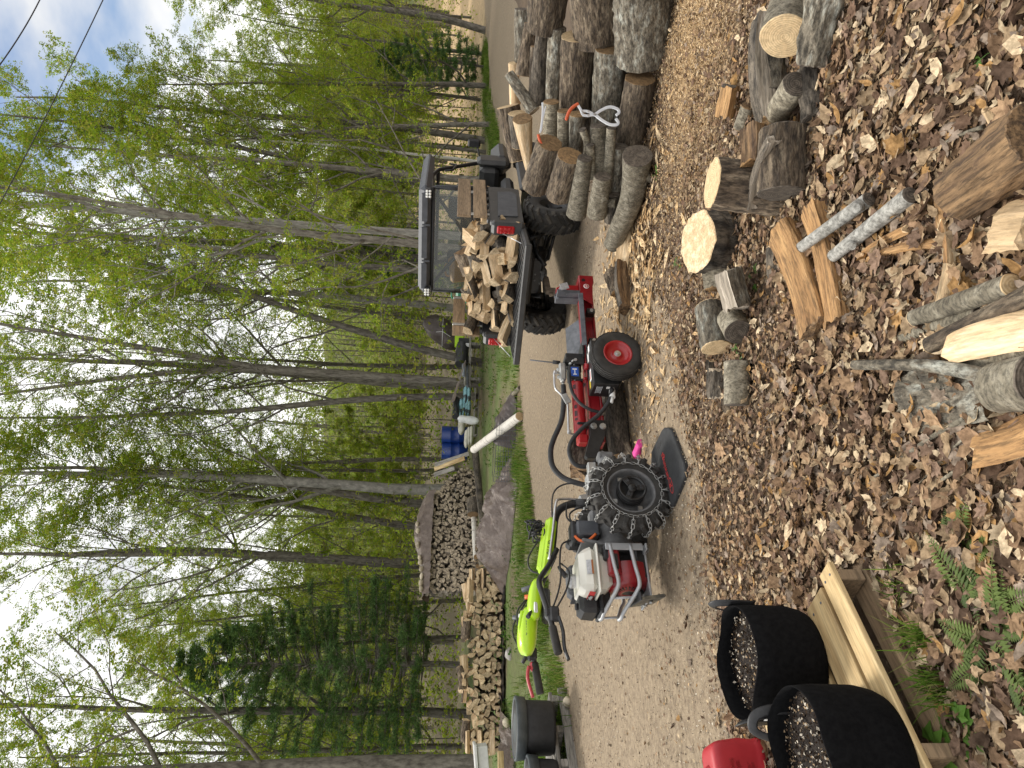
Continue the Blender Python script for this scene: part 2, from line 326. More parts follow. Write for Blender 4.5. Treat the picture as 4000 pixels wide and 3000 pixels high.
# ------------------------------------------------------------------ trees
def leafcards(pos, size, pal, rg, k=4):
    n = len(pos); tv = np.array([(0, 0, 0), (.5, .32, .08), (1, 0, -.05), (.5, -.32, .08)], float); P = np.repeat(pos, k, 0); m = n * k
    rot = rotmats(m, .7, rg); P = P + rg.normal(0, size * .35, (m, 3)); col = np.array(pal)[rg.integers(0, len(pal), n)]; col = np.repeat(col, k, 0) * rg.uniform(.75, 1.25, (m, 1))
    return scatter(tv, [(0, 1, 2, 3)], P, rot, rg.uniform(.6, 1.2, m) * size, col)
SPRING = [(.25, .36, .03), (.30, .39, .035), (.35, .40, .05), (.20, .31, .03), (.37, .37, .065)]
def make_tree(H, r0, first, nprim, seed, bark, leaf=.068, pal=SPRING, dens=5, spread=1.0, lean=0.0, fork=None, k=5, fine=True):
    rg = random.Random(seed); ng = np.random.default_rng(seed); m = MB(); tips = []
    def grow(p, d, L, r, lvl, up):
        n = (12, 6, 4, 2)[lvl]; pts = [p.copy()]; rad = [r]; d = d.normalized(); q = p.copy()
        for i in range(n):
            w = (.028, .12, .2, .25)[lvl]; d = (d + Vector((rg.gauss(0, w), rg.gauss(0, w), rg.gauss(0, w) + up))).normalized()
            q = q + d * (L / n); pts.append(q.copy()); t = (i + 1) / n; rad.append(r * ((1 - .78 * t) if lvl else (1 - .8 * t ** 1.25)))
        if lvl == 0: pts.insert(0, p - Vector((0, 0, .25))); rad[0] = r * 1.06; rad.insert(0, r * 1.5)
        m.tube(pts, rad, (9, 5, 4, 3)[lvl], False)
        if lvl == 3 or (lvl == 2 and not fine):
            for i in range(dens):
                t = rg.uniform(.2, 1.1); tips.append(pts[0].lerp(pts[-1], t) + Vector((rg.gauss(0, .07), rg.gauss(0, .07), rg.gauss(0, .07))))
            return
        nc = (nprim, 6, 4)[lvl]; f0 = (first, .25, .2)[lvl]; az = rg.uniform(0, 6.28)
        for c in range(nc):
            t = f0 + (1 - f0) * (c + rg.random() * .8) / nc; i = min(int(t * (len(pts) - 1)), len(pts) - 2); b = pts[i].lerp(pts[i + 1], t * (len(pts) - 1) - i); tg = (pts[i + 1] - pts[i]).normalized()
            az += 2.4 + rg.uniform(-.5, .5); side = tg.orthogonal().normalized(); side = Matrix.Rotation(az, 3, tg) @ side
            an = rg.uniform(.55, .95) if lvl == 0 else rg.uniform(.5, 1.0); dd = tg * math.cos(an) + side * math.sin(an)
            Lc = (H * .30 * spread * (1.15 - .75 * t), L * .5 * (1.2 - .6 * t), L * .5 * (1.1 - .4 * t))[lvl] * rg.uniform(.7, 1.2)
            rr = rad[i + (1 if lvl == 0 else 0)] * (.42 if lvl == 0 else .55) * rg.uniform(.8, 1.1)
            grow(b, dd, Lc, max(rr, .004), lvl + 1, .07 if lvl == 0 else .03)
        if lvl: tips.append(pts[-1])
    if fork:
        d = Vector((lean, 0, 1)).normalized(); h = H * fork; base = [Vector((0, 0, -.25)), Vector((0, 0, 0)), d * h * .5, d * h]
        m.tube(smooth_path(base, 4), [r0 * 1.4] + [r0 * 1.1] * 3 + [r0] * 9, 9, False)
        for s in (-1, 1): grow(d * (h - .1), Vector((s * .2 + lean, s * .12 * rg.uniform(-1, 1), 1)), H * (1 - fork), r0 * .72, 0, .02)
    else: grow(Vector((0, 0, 0)), Vector((lean, 0, 1)), H, r0, 0, .0)
    tm = m.mesh('trunk', bark); P = np.array([tuple(t) for t in tips]); V, F, C = leafcards(P, leaf, pal, ng, k)
    return tm, npmesh('crown', V, F, 'leaf_spring', C)
def place_tree(proto, label, x, y, s=1.0, rz=0.0, group=None, name='maple_tree', tilt=(0, 0), sz=None, tmat=None):
    az = x / y; q = .72 if az > .43 else .84 if az > .36 else 1.0            # the wood is younger towards the track
    if name != 'pine_tree': s *= (q + 1) / 2; sz = (sz or s / ((q + 1) / 2)) * q
    M = T(x, y, land(x, y)) @ Euler((tilt[1], tilt[0], 0)).to_matrix().to_4x4() @ RZ(rz) @ SC(s, s, sz or s)
    t = thing(name, label, 'tree', M, group); tr = put('trunk', proto[0], t); put('crown', proto[1], t)
    if tmat: tr.material_slots[0].link = 'OBJECT'; tr.material_slots[0].material = MT[tmat]
    return t
PA = make_tree(17, .17, .30, 19, 1, 'bark_grey', dens=13)
PB = make_tree(17, .18, .05, 11, 2, 'bark_grey', fork=.42, dens=11)
PC = make_tree(16, .13, .34, 17, 3, 'bark_grey', dens=14)
PD = make_tree(14, .08, .3, 13, 4, 'bark_grey', dens=12, spread=.85)
PE = make_tree(14, .06, .45, 10, 5, 'bark_birch', dens=9, spread=.7)
PF = make_tree(7, .03, .2, 10, 6, 'bark_grey', dens=11, leaf=.07, spread=.9)
PG = make_tree(15, .11, .12, 20, 8, 'bark_grey', dens=16, spread=1.0)
def hero(proto, label, px, py, d, width_px, lean=0.0, proto_r=.17, name='maple_tree', rz=0.0, h=1.0, tmat=None):
    p = far(px, py, d); s = .88 * width_px * d / LENS_PX / 2 / proto_r
    return place_tree(proto, label, p.x, p.y, s, rz, None, name, (lean, 0), h, tmat)
hero(PA, 'pale grey straight trunk rising right behind the buggy roof', 1800, 922, 15.5, 38, .01, .17, rz=1.0, h=1.0, tmat='bark_pale')
hero(PC, 'dark grey tree leaning to the right, between the buggy and the straight forked tree', 1800, 1415, 23, 36, .19, .13, rz=.4)
hero(PB, 'straight grey tree forking high up, behind the pipes and bags', 1790, 1495, 23, 38, .03, .18, rz=2.0)
hero(PC, 'slimmer grey tree close beside the straight forked tree', 1785, 1548, 24, 33, -.02, .13, rz=3.1)
hero(PC, 'broken-barked trunk behind the tarp-covered machine', 1800, 1215, 27, 36, .06, .13, rz=4.0, tmat='bark_pale')
hero(PA, 'pale straight trunk behind the right end of the tall firewood stack', 1790, 1910, 25, 52, .02, .17, rz=2.2, tmat='bark_pale')
hero(PC, 'grey trunk just left of the pale trunk behind the tall firewood stack', 1790, 1985, 26, 40, .03, .13, rz=5.2)
hero(PC, 'grey trunk behind the middle of the tall firewood stack', 1790, 2070, 27, 34, .04, .13, rz=.2)
hero(PB, 'forking tree behind the left end of the tall firewood stack', 1790, 2215, 26, 44, .04, .18, rz=1.2)
hero(PA, 'tall grey tree left of the big pine, behind the fresh firewood row', 1800, 2790, 23, 42, .02, .17, rz=5.0)
hero(PA, 'thick rough trunk cut off by the left edge of the view', 1830, 2992, 18, 92, -.02, .17, rz=.7, h=1.1)
hero(PC, 'dark tree leaning right beside the far end of the gravel track', 1885, 118, 28, 36, .22, .13, rz=2.6, h=1.0)
hero(PD, 'thin dark tree right of the small pine by the track', 1870, 210, 28, 20, .05, .08, rz=.9, h=1)
hero(PC, 'brown-grey trunk right of the white birch, beyond the track', 1840, 545, 26, 31, .07, .13, rz=3.6)
hero(PE, 'thin white birch leaning right, behind the front of the buggy', 1840, 633, 24, 13, .085, .06, name='birch_tree', rz=.3)
hero(PC, 'dark trunk left of the white birch, behind the buggy cab', 1820, 745, 23, 28, .045, .13, rz=5.5)
hero(PD, 'thin grey tree between the white birch and the brown-grey trunk', 1840, 590, 25, 17, .06, .08, rz=1.5)
rt = random.Random(21); spots = []
def fill(proto, pr, n, x0, x1, y0, y1, label, group, smin, smax, name='maple_tree', gap=1.6):
    k = 0; tries = 0
    while k < n and tries < 4000:
        tries += 1; x = rt.uniform(x0, x1); y = rt.uniform(y0, y1)
        if y < lerp(FARE, x) + 3.5 or abs(x) > y * .62 + 3 or any((x - a) ** 2 + (y - b) ** 2 < gap * gap for a, b in spots): continue
        if -8 < x < -1 and y < 23: continue
        spots.append((x, y)); place_tree(proto, label, x, y, rt.uniform(smin, smax), rt.uniform(0, 6.3), group, name, (rt.gauss(.01, .02), rt.gauss(0, .02))); k += 1
fill(PA, .17, 9, -26, 26, 24, 52, 'grey-barked spring maple with pale green leaves, deep in the wood', 'tall maples deep in the wood', .8, 1.1)
fill(PC, .13, 17, -26, 28, 24, 55, 'slender grey maple with new leaves, standing in the background wood', 'slender maples in the background wood', .8, 1.1)
fill(PD, .08, 12, -24, 28, 22, 50, 'thin young maple with a few pale leaves in the background wood', 'thin young maples in the background wood', .75, 1.05)
fill(PG, .11, 14, -22, 26, 24, 46, 'leafy yellow-green maple branching low at the wood edge', 'leafy maples at the wood edge', .7, 1.0)
fill(PD, .08, 9, 8, 24, 26, 44, 'thin young maple beyond the far end of the track', 'thin young maples beyond the track', .7, 1.0)
fill(PF, .03, 8, 6, 20, 23, 38, 'small sapling at the far side of the track', 'saplings beyond the track', .8, 1.4, 'sapling', .9)
fill(PF, .03, 20, -20, 22, 21, 42, 'small leafy sapling under the tall trees', 'saplings under the tall trees', .7, 1.3, 'sapling', 1.0)
p = far(1800, 985, 14.9); place_tree(PG, 'low-branched leafy maple right beside the pale trunk behind the buggy', p.x, p.y, .8, 4.0)
for i, (px, py, d, s) in enumerate([(1850, 700, 21, .95), (1850, 480, 23, .8), (1840, 330, 25, .9), (1800, 1080, 21, .9)]):
    p = far(px, py, d); place_tree(PG, 'bright green maple branching low, ' + ['behind the front of the buggy', 'between the brown trunk and the small pine', 'just right of the small pine', 'behind the rear window of the buggy'][i], p.x, p.y, s, 1.3 * i)
# pines: whorled boughs carrying tufts of needles
PINE = [(.11, .20, .06), (.145, .25, .075), (.18, .29, .095), (.085, .155, .06)]
def make_pine(H, r0, bare, width, seed, tufts=9):
    rg = random.Random(seed); ng = np.random.default_rng(seed); m = MB(); tips = []
    m.tube([(0, 0, -.2)] + [(.05 * math.sin(i), .05 * math.cos(i * 1.7), H * i / 10) for i in range(11)], [r0 * 1.2] + [r0 * (1 - .09 * i) for i in range(11)], 8, False)
    z = bare
    while z < H - .2:
        t = (z - bare) / (H - bare); L0 = width * (1 - t) ** .75 * (.65 + .35 * min(1, t * 5)); a0 = rg.uniform(0, 6)
        for b in range(6):
            a = a0 + b * 1.047 + rg.uniform(-.3, .3); L = L0 * rg.uniform(.65, 1.15) + .15; up = .1 + .5 * t; p0 = Vector((0, 0, z + rg.uniform(-.15, .15)))
            pts = [p0 + Vector((math.cos(a) * L * q, math.sin(a) * L * q, L * (up * q - .22 * q * q + .1 * q ** 3))) for q in (0, .25, .5, .75, 1)]
            m.tube(pts, [.02 + .012 * L] + [.016, .012, .008, .005], 4, False)
            for q in range(int(10 + L * 11)):
                f = rg.uniform(.3, 1); i = min(int(f * 4), 3); c = pts[i].lerp(pts[i + 1], f * 4 - i); sd_ = rg.choice((-1, 1)); ln = (1.15 - f) * L * .42 * rg.uniform(.4, 1)
                e = c + Vector((math.cos(a + sd_ * .9), math.sin(a + sd_ * .9), rg.uniform(0, .35))) * ln; m.tube([c, e], [.006, .003], 3, False)
                for w in range(3): tips.append(c.lerp(e, rg.uniform(.4, 1.05)) + Vector((rg.gauss(0, .06), rg.gauss(0, .06), rg.gauss(.02, .05))))
        z += rg.uniform(.26, .42)
    P = np.array([tuple(p) for p in tips]); n = len(P); k = tufts; col = np.repeat(np.array(PINE)[ng.integers(0, 4, n)], k, 0) * ng.uniform(.7, 1.3, (n * k, 1))
    V, F, C = scatter(np.array([(0, -.009, 0), (0, .009, 0), (.16, 0, 0)]), [(0, 1, 2)], np.repeat(P, k, 0), rotmats(n * k, .9, ng), ng.uniform(.7, 1.3, n * k), col)
    return m.mesh('trunk', 'bark_grey'), npmesh('crown', V, F, 'needles', C)
PP = make_pine(9.2, .11, 1.5, 3.5, 4); PQ = make_pine(5.2, .06, .5, 1.6, 9)
p = far(1830, 2600, 23); place_tree(PP, 'big soft green pine behind the fresh firewood row', p.x, p.y, .98, .4, None, 'pine_tree')
p = far(1860, 255, 27); place_tree(PQ, 'small dark pine at the right, beyond the gravel track', p.x, p.y, .82, 1.4, None, 'pine_tree')
p = far(1800, 1010, 30); place_tree(PQ, 'dark pine half hidden behind the buggy roof', p.x, p.y, 1.05, 2.4, None, 'pine_tree')
# far wooded hillside: one mass of crowns with thin stems
def far_forest():
    n = 60000; rg = np.random.default_rng(5); y = 62 + 150 * rg.random(n) ** 1.3; x = (rg.random(n) * 2 - 1) * (y * .75 + 10)
    cl = np.array([noise.noise((a * .11, b * .07, 1.7)) for a, b in zip(x, y)]); g = np.array([land(a, b) for a, b in zip(x, y)])
    c2 = np.array([noise.noise((a * .22, b * .16, 7.7)) for a, b in zip(x, y)]); h = rg.uniform(.25, 1, n) * (9 + 5 * cl + 9 * c2) * np.where(y < 80, .75, 1); pal = np.array([(.23, .29, .06), (.27, .31, .08), (.19, .25, .06), (.29, .28, .11), (.2, .2, .1)])
    ci = np.clip(((cl + .6) * 4).astype(int) + rg.integers(-1, 2, n), 0, 4); keep = ~((x > 8) & (y < 85) & (h < 3))
    P = np.stack([x, y, g + h], 1)[keep]; V, F, C = leafcards(P, .75, pal, rg, 2); return npmesh('foliage', V, F, 'leaf_spring', C)
ff = tag(put('far_woodland', far_forest()), 'hazy green woodland covering the far hillside', 'woodland', kind='stuff')
m = MB(); rg = random.Random(3)
for i in range(520):
    y = rg.uniform(48, 120); x = rg.uniform(-1, 1) * (y * .65 + 4); z = land(x, y); h = rg.uniform(6, 13); w = rg.uniform(.05, .14); lx = rg.gauss(.02, .04)
    m.tube([(x, y, z - .3), (x + lx * h * .5, y, z + h * .5), (x + lx * h, y, z + h)], [w, w * .75, w * .3], 4, False)
tag(m.build('far_tree_stems', 'bark_grey'), 'mass of thin grey stems in the distant wood', 'woodland', kind='stuff')
# overhead wires
def wire(a, b, label, sag=.1):
    a, b = Vector(a), Vector(b); d = b - a; pts = [a + d * t + Vector((0, 0, -sag * t * (1 - t))) for t in [i / 24 * 3 - 1 for i in range(25)]]
    m = MB(); m.tube([tuple(p) for p in pts], .009, 6); tag(m.build('overhead_wire', 'wire'), label, 'wire', 'overhead wires')
wire(far(0, 252, 10.5), far(155, 0, 11), 'upper overhead wire crossing the very corner of the sky')
wire(far(0, 796, 13), far(402, 0, 12.5), 'lower and longer overhead wire crossing sky and treetops')
# ------------------------------------------------------------------ wood: materials
mat('bark_rough', (.045, .032, .022), (.36, .285, .195), rough=.95, scale=30, bump=1.0, bscale=40, stretch=(.28, 1, 1), rand=.22, bdist=.03, c3=(.155, .115, .077), lo=.3, hi=.72, grain=(70, .35, 1.15))
mat('bark_lichen', (.07, .06, .045), (.42, .42, .36), rough=.95, scale=22, bump=1.0, bscale=36, stretch=(.45, 1, 1), rand=.15, bdist=.025, c3=(.2, .17, .125), lo=.32, hi=.7, grain=(60, .4, 1.15))
mat('bark_smooth', (.09, .074, .05), (.40, .36, .275), rough=.9, scale=17, bump=.6, bscale=44, rand=.25, bdist=.014, c3=(.215, .187, .135), lo=.28, hi=.74, stretch=(1.6, 1, 1), detail=9, grain=(60, .5, 1.12))
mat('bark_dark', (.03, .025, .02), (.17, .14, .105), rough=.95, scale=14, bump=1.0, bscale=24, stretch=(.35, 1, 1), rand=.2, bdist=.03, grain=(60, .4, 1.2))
mat('bark_silver', (.11, .10, .085), (.46, .445, .40), rough=.85, scale=34, bump=.4, bscale=60, bdist=.008, c3=(.30, .29, .26), lo=.28, hi=.68, detail=9, grain=(90, .6, 1.08))
mat('wood_end', (.50, .35, .185), (.64, .48, .28), rough=.85, scale=34, kind='rings', bump=.15, bscale=60, rand=.12, bdist=.004, grain=(60, .74, 1.05))
mat('wood_end_brown', (.19, .115, .052), (.28, .175, .082), rough=.85, scale=34, kind='rings', bump=.2, bscale=60, rand=.2, bdist=.004, grain=(50, .6, 1.15))
mat('wood_end_old', (.075, .06, .045), (.135, .11, .085), rough=.9, scale=34, kind='rings', bump=.3, bscale=50, rand=.2, bdist=.005, grain=(50, .55, 1.2))
mat('wood_fresh', (.52, .36, .195), (.80, .63, .41), rough=.8, scale=24, bump=.6, bscale=50, stretch=(.1, 1, 1), rand=.2, bdist=.012, c3=(.63, .455, .265), grain=(90, .72, 1.08))
mat('wood_orange', (.22, .115, .045), (.50, .30, .13), rough=.85, scale=26, bump=.7, bscale=50, stretch=(.1, 1, 1), rand=.2, bdist=.012, c3=(.33, .185, .075), lo=.28, hi=.74, grain=(90, .5, 1.15))
mat('wood_brown', (.085, .05, .028), (.30, .185, .09), rough=.9, scale=24, bump=.7, bscale=50, stretch=(.12, 1, 1), rand=.15, bdist=.012, grain=(90, .45, 1.2))
mat('wood_grey', (.22, .185, .14), (.58, .50, .40), rough=.9, scale=24, bump=.6, bscale=50, stretch=(.1, 1, 1), rand=.3, bdist=.01, c3=(.30, .255, .20), grain=(90, .55, 1.12))
mat('wood_grey_end', (.25, .20, .145), (.70, .58, .42), rough=.9, scale=18, bump=.4, bscale=40, rand=.4, bdist=.008, c3=(.45, .365, .265), grain=(60, .6, 1.12))
mat('wood_tan_end', (.38, .275, .155), (.70, .55, .35), rough=.9, scale=18, bump=.4, bscale=40, rand=.3, bdist=.008, c3=(.56, .42, .25), grain=(70, .68, 1.08))
mat('birch_bark', (.07, .06, .05), (.66, .62, .55), rough=.8, scale=6, stretch=(7, .7, .7), lo=.33, hi=.42, bump=.3, bscale=20, bdist=.006)
mat('plank', (.17, .115, .065), (.34, .24, .145), rough=.8, scale=7, bump=.3, bscale=18, stretch=(.1, 1, 1), rand=.12, bdist=.006, c3=(.26, .18, .105), grain=(70, .65, 1.1))
mat('plank_pine', (.30, .19, .08), (.64, .48, .255), rough=.75, scale=16, bump=.3, bscale=18, stretch=(.08, 1, 1), rand=.12, bdist=.005, c3=(.52, .37, .18), grain=(80, .75, 1.06))
mat('plank_grey', (.15, .14, .12), (.38, .36, .32), rough=.9, scale=8, bump=.4, bscale=18, stretch=(.1, 1, 1), rand=.12, bdist=.006, c3=(.27, .25, .22), grain=(70, .6, 1.12))
# ------------------------------------------------------------------ logs
def log_parts(pts, rads, seed, rough=.05, n=44, oval=1.0, ridge=9):
    """bark skin and the two sawn faces of a log whose centre line is pts (local, starting at the origin along +X)"""
    P = smooth_path(pts, 5) if len(pts) > 2 else [Vector(pts[0]).lerp(Vector(pts[1]), i / 20) for i in range(21)]
    k = len(P); rr = np.interp(np.linspace(0, 1, k), np.linspace(0, 1, len(rads)), rads); bark = MB(); ends = []
    so_ = seed * 13.7; vs = []
    for i in range(k):
        t = (P[min(i + 1, k - 1)] - P[max(i - 1, 0)]).normalized(); y = Vector((0, 0, 1)).cross(t).normalized() if abs(t.z) < .95 else Vector((0, 1, 0)); z = t.cross(y); ring = []
        for j in range(n):
            a = 2 * math.pi * j / n; ca, sa = math.cos(a), math.sin(a); lo = noise.noise((ca * 1.3 + so_, sa * 1.3, P[i].x * 2)); hi = noise.noise((ca * ridge * .8, sa * ridge * .8 + so_, P[i].x * 7)) * .65 + noise.noise((ca * ridge * 1.7, sa * ridge * 1.7 + so_, P[i].x * 17)) * .5
            q = rr[i] * (1 + .07 * lo + rough * (abs(hi) * 2 - .5)); ring.append(P[i] + (y * ca * oval + z * sa) * q)
        vs += ring
        if i in (0, k - 1): ends.append((ring, t if i else -t))
    bark.add(vs, [(i * n + j, i * n + (j + 1) % n, (i + 1) * n + (j + 1) % n, (i + 1) * n + j) for i in range(k - 1) for j in range(n)], None, 0, True)
    faces = []
    for ring, t in ends:
        c = sum(ring, Vector()) / n; f = MB(); ins = [c + (p - c) * .97 + t * .004 for p in ring]; mid = [c + (p - c) * .5 + t * .006 for p in ring]
        f.add(ring + ins + mid + [c + t * .005], [(j, (j + 1) % n, n + (j + 1) % n, n + j) for j in range(n)] + [(n + j, n + (j + 1) % n, 2 * n + (j + 1) % n, 2 * n + j) for j in range(n)] + [(2 * n + j, 2 * n + (j + 1) % n, 3 * n) for j in range(n)])
        faces.append(f)
    return bark, faces
LOGN = [0]
def log(label, a, b, r0, r1, bark='bark_rough', face='wood_end', face2=None, name='log', mid=(), rough=.085, oval=1.0, group=None, cat='log', stubs=()):
    LOGN[0] += 1; M = along(a, b); inv = M.inverted(); pts = [inv @ Vector(p) for p in (a, *mid, b)]
    bk, fc = log_parts(pts, (r0, r1) if not hasattr(r0, '__len__') else r0, LOGN[0], rough, oval=oval)
    L = pts[-1].x
    for (t, ang, sl_, sr) in stubs:
        c = pts[0].lerp(pts[-1], t); d = Vector((.35, math.cos(ang), math.sin(ang))).normalized(); bk.tube([c + d * (r0 * .6 if not hasattr(r0, '__len__') else .02), c + d * ((r0 if not hasattr(r0, '__len__') else .04) + sl_)], [sr * 1.3, sr], 10)
    t = thing(name, label, cat, M, group); bk.build('bark', bark, t); fc[0].build('cut_face', face, t); fc[1].build('cut_face', face2 or face, t); return t
def split_mesh(name, L, w, ang, seed, mats, seg=6, flat=False, fine=False):
    """a wedge split from a round: two riven faces, a strip of bark, two sawn ends"""
    rg = random.Random(seed); m = MB(); na = 4; sec = [(0, 0)] + [(w * math.cos(ang * (i / na - .5)), w * math.sin(ang * (i / na - .5))) for i in range(na + 1)]
    if flat: sec = [(-w * .25, -w * .5), (w * .3, -w * .55), (w * .42, 0), (w * .3, w * .5), (-w * .3, w * .45)]
    ph_ = 0; cx = sum(p[0] for p in sec) / len(sec); sec = [(p[0] - cx, p[1]) for p in sec]; n0 = len(sec); vs = []
    own = list(range(n0))
    if fine:                             # riven face: many thin fibres
        q = []; own = []
        for j in range(n0):
            a, b = sec[j], sec[(j + 1) % n0]; k = 6 if (j == 0 or j == n0 - 1 or flat) else 2
            for i in range(k): q.append((a[0] + (b[0] - a[0]) * i / k, a[1] + (b[1] - a[1]) * i / k)); own.append(j)
        sec = q; seg = max(seg, 14)
    n = len(sec)
    ph = [rg.uniform(0, 9) for _ in range(64)]; tw = rg.uniform(-.15, .15); bow = rg.uniform(-.06, .06) * L
    for i in range(seg + 1):
        t = i / seg; x = (t - .5) * L; e = bow * (4 * t * (1 - t) - .5); c_, s_ = math.cos(tw * t), math.sin(tw * t)
        for j, (py, pz) in enumerate(sec):
            k = 1 + .10 * noise.noise((t * 3, ph[j], seed)); k = k if not fine else 1 + .05 * noise.noise((t * 2, seed, 3)) + .10 * noise.noise((t * 1.6, j * .9, seed)) + .05 * noise.noise((t * 6, j * 2.3, seed)); a, b = py * k, pz * k; vs.append((x + (rg.uniform(-.012, .012) if i in (0, seg) else 0), a * c_ - b * s_ + e, a * s_ + b * c_ + (.05 * w * noise.noise((t * 5, ph[j] + 4, seed)) if not fine else 0)))
    for i in range(seg):
        for j in range(n):
            q = (i * n + j, i * n + (j + 1) % n, (i + 1) * n + (j + 1) % n, (i + 1) * n + j); mi = 1 if (0 < own[j] < n0 - 1 and not flat) or (flat and own[j] in (1, 2)) else 0
            m.add([], []); m.f.append(q); m.m.append(mi); m.sm.append(mi == 1 and not fine)
    m.v = vs; m.f += [tuple(range(n))[::-1], tuple(seg * n + j for j in range(n))]; m.m += [2, 2]; m.sm += [False, False]
    return m.mesh(name, mats)
def wood_set(name, mats, L, w, k, seed):
    rg = random.Random(seed); out = []
    for i in range(k):
        out.append(split_mesh(name, L * rg.uniform(.88, 1.1), w * rg.uniform(.8, 1.25), rg.choice((.7, .9, 1.1, 1.4, 1.6, 2.4)), seed + i, mats, 6, i % 5 == 4))
    return out
FRESH = wood_set('firewood_piece', ['wood_fresh', 'bark_rough', 'wood_tan_end'], .42, .098, 10, 50)
FRESHU = wood_set('firewood_piece', ['wood_fresh', 'bark_dark', 'wood_tan_end'], .40, .105, 10, 80)
GREY = wood_set('firewood_piece', ['wood_grey', 'bark_dark', 'wood_grey_end'], .42, .095, 10, 110)
def basis(xd, roll, p):                 # matrix with +X along xd, rolled about it
    return along(p, Vector(p) + Vector(xd)) @ RX(roll)
# ------------------------------------------------------------------ log pile at the right (front rows first, measured along sight lines)
def Q4(x, y): return (1700 + x / 1.659, y / 1.659)
def plog(label, e0, e1, d0, d1, w0, w1, **kw):          # pile log: right end e0, left end e1 in zoomed plan, distances, widths
    k_ = .00042 * abs(e1[1] - e0[1]); d0 -= k_; d1 += k_; a = far(*Q4(*e0), d0); b = far(*Q4(*e1), d1); mid = [far(*Q4(*q[:2]), q[2]) for q in kw.pop('via', ())]
    return log(label, a, b, 1.07 * w0 / 1.659 / 2 * d0 / LENS_PX, 1.07 * w1 / 1.659 / 2 * d1 / LENS_PX, mid=mid, **kw)
G_P = 'logs in the big pile'
plog('long grey crooked log lying in front of the pile on the leaves', (1310, 1010), (1150, 1585), 5.3, 5.6, 190, 110, bark='bark_smooth', face='wood_end_old', rough=.02, via=[(1290, 1200, 5.3), (1255, 1340, 5.4)], stubs=[(.12, -1.2, .05, .03), (.5, 1.9, .03, .03)], group=G_P)
plog('brown bark log with round tan cut end, bottom of the pile', (1330, 508), (1268, 965), 5.3, 5.35, 190, 200, bark='bark_rough', face='wood_end_brown', group=G_P)
plog('thick lichen-spotted log whose cut end is tucked behind the big logs', (1140, 315), (1110, 830), 5.45, 5.45, 200, 190, bark='bark_lichen', face='wood_end_brown', group=G_P)
plog('thick brown log with orange-brown cut end in the middle of the pile', (925, 235), (905, 735), 5.6, 5.6, 210, 195, bark='bark_rough', face='wood_end', group=G_P)
plog('pale ridged bark log above the thick brown log', (790, 180), (757, 665), 5.75, 5.75, 110, 90, bark='bark_lichen', face='wood_end_old', group=G_P)
plog('dark ribbed log under the pile top', (695, 205), (660, 665), 5.9, 5.85, 75, 120, bark='bark_dark', face='wood_end_brown', group=G_P)
plog('dark log with small orange cut end near the pile top', (655, 300), (650, 660), 6.0, 5.95, 70, 95, bark='bark_rough', face='wood_end_brown', group=G_P)
plog('brown log with tan cut end on the pile top', (615, 152), (585, 490), 6.1, 6.0, 70, 130, bark='bark_rough', face='wood_end_brown', group=G_P)
plog('mossy dark log at the pile top by the track', (572, 60), (560, 400), 6.2, 6.15, 110, 90, bark='bark_lichen', face='wood_end_old', group=G_P)
plog('lichen-covered branch slanting off the pile top', (478, 480), (640, 720), 6.1, 5.9, 60, 80, bark='bark_lichen', face='wood_grey_end', group=G_P)
plog('grey smooth log, top of the small grey ones', (752, 660), (748, 920), 5.75, 5.75, 95, 90, bark='bark_smooth', face='wood_end_brown', rough=.015, group=G_P)
plog('grey smooth log second from the top of the small grey ones', (832, 720), (828, 965), 5.65, 5.65, 75, 70, bark='bark_smooth', face='wood_end_brown', rough=.015, group=G_P)
plog('brown-spotted log third from the top of the small grey ones', (920, 740), (910, 985), 5.6, 5.6, 100, 85, bark='bark_lichen', face='wood_end_brown', rough=.02, group=G_P)
plog('short greenish branch with a curved cut stub in the pile', (955, 840), (975, 1040), 5.4, 5.4, 46, 44, bark='bark_smooth', face='wood_end_old', rough=.015, via=[(985, 930, 5.4)], group=G_P)
plog('slim grey branch under the greenish branch', (1005, 940), (1012, 1150), 5.42, 5.42, 50, 55, bark='bark_smooth', face='wood_end_old', rough=.015, group=G_P)
plog('grey smooth log of medium girth in the middle of the pile front', (1055, 815), (1068, 1140), 5.45, 5.4, 100, 110, bark='bark_smooth', face='wood_end_old', rough=.015, group=G_P)
plog('slim straight grey log above the crooked log', (1142, 830), (1112, 1235), 5.4, 5.38, 60, 66, bark='bark_smooth', face='wood_end_old', rough=.015, group=G_P)
plog('sawdust-dusted log half hidden behind the crooked log', (1195, 950), (1165, 1285), 5.5, 5.5, 100, 95, bark='bark_lichen', face='wood_end_old', rough=.02, group=G_P)
plog('stout brown log resting highest at the left end of the pile', (742, 925), (645, 1215), 5.65, 5.75, 165, 165, bark='bark_rough', face='wood_end_brown', oval=1.0, group=G_P)
plog('stout dark brown log with ragged cut, second at the left end of the pile', (875, 1010), (795, 1270), 5.55, 5.65, 165, 160, bark='bark_rough', face='wood_end_brown', group=G_P)
plog('grey knotty log, third at the left end of the pile', (970, 1025), (915, 1390), 5.5, 5.6, 90, 125, bark='bark_smooth', face='wood_end_old', rough=.02, stubs=[(.45, 2.2, .04, .02)], group=G_P)
plog('grey log with a knot, fourth at the left end of the pile', (1085, 1145), (1048, 1390), 5.45, 5.5, 105, 125, bark='bark_smooth', face='wood_end_old', rough=.02, stubs=[(.4, -.4, .03, .025)], group=G_P)
plog('small dark log low behind the grey crooked log', (1150, 1260), (1140, 1435), 5.6, 5.6, 85, 80, bark='bark_dark', face='wood_end_old', group=G_P)
plog('peeled yellow log leaning at the back of the pile', (565, 770), (605, 1095), 6.1, 6.2, 120, 40, bark='wood_fresh', face='wood_end_brown', rough=.02, group=G_P)
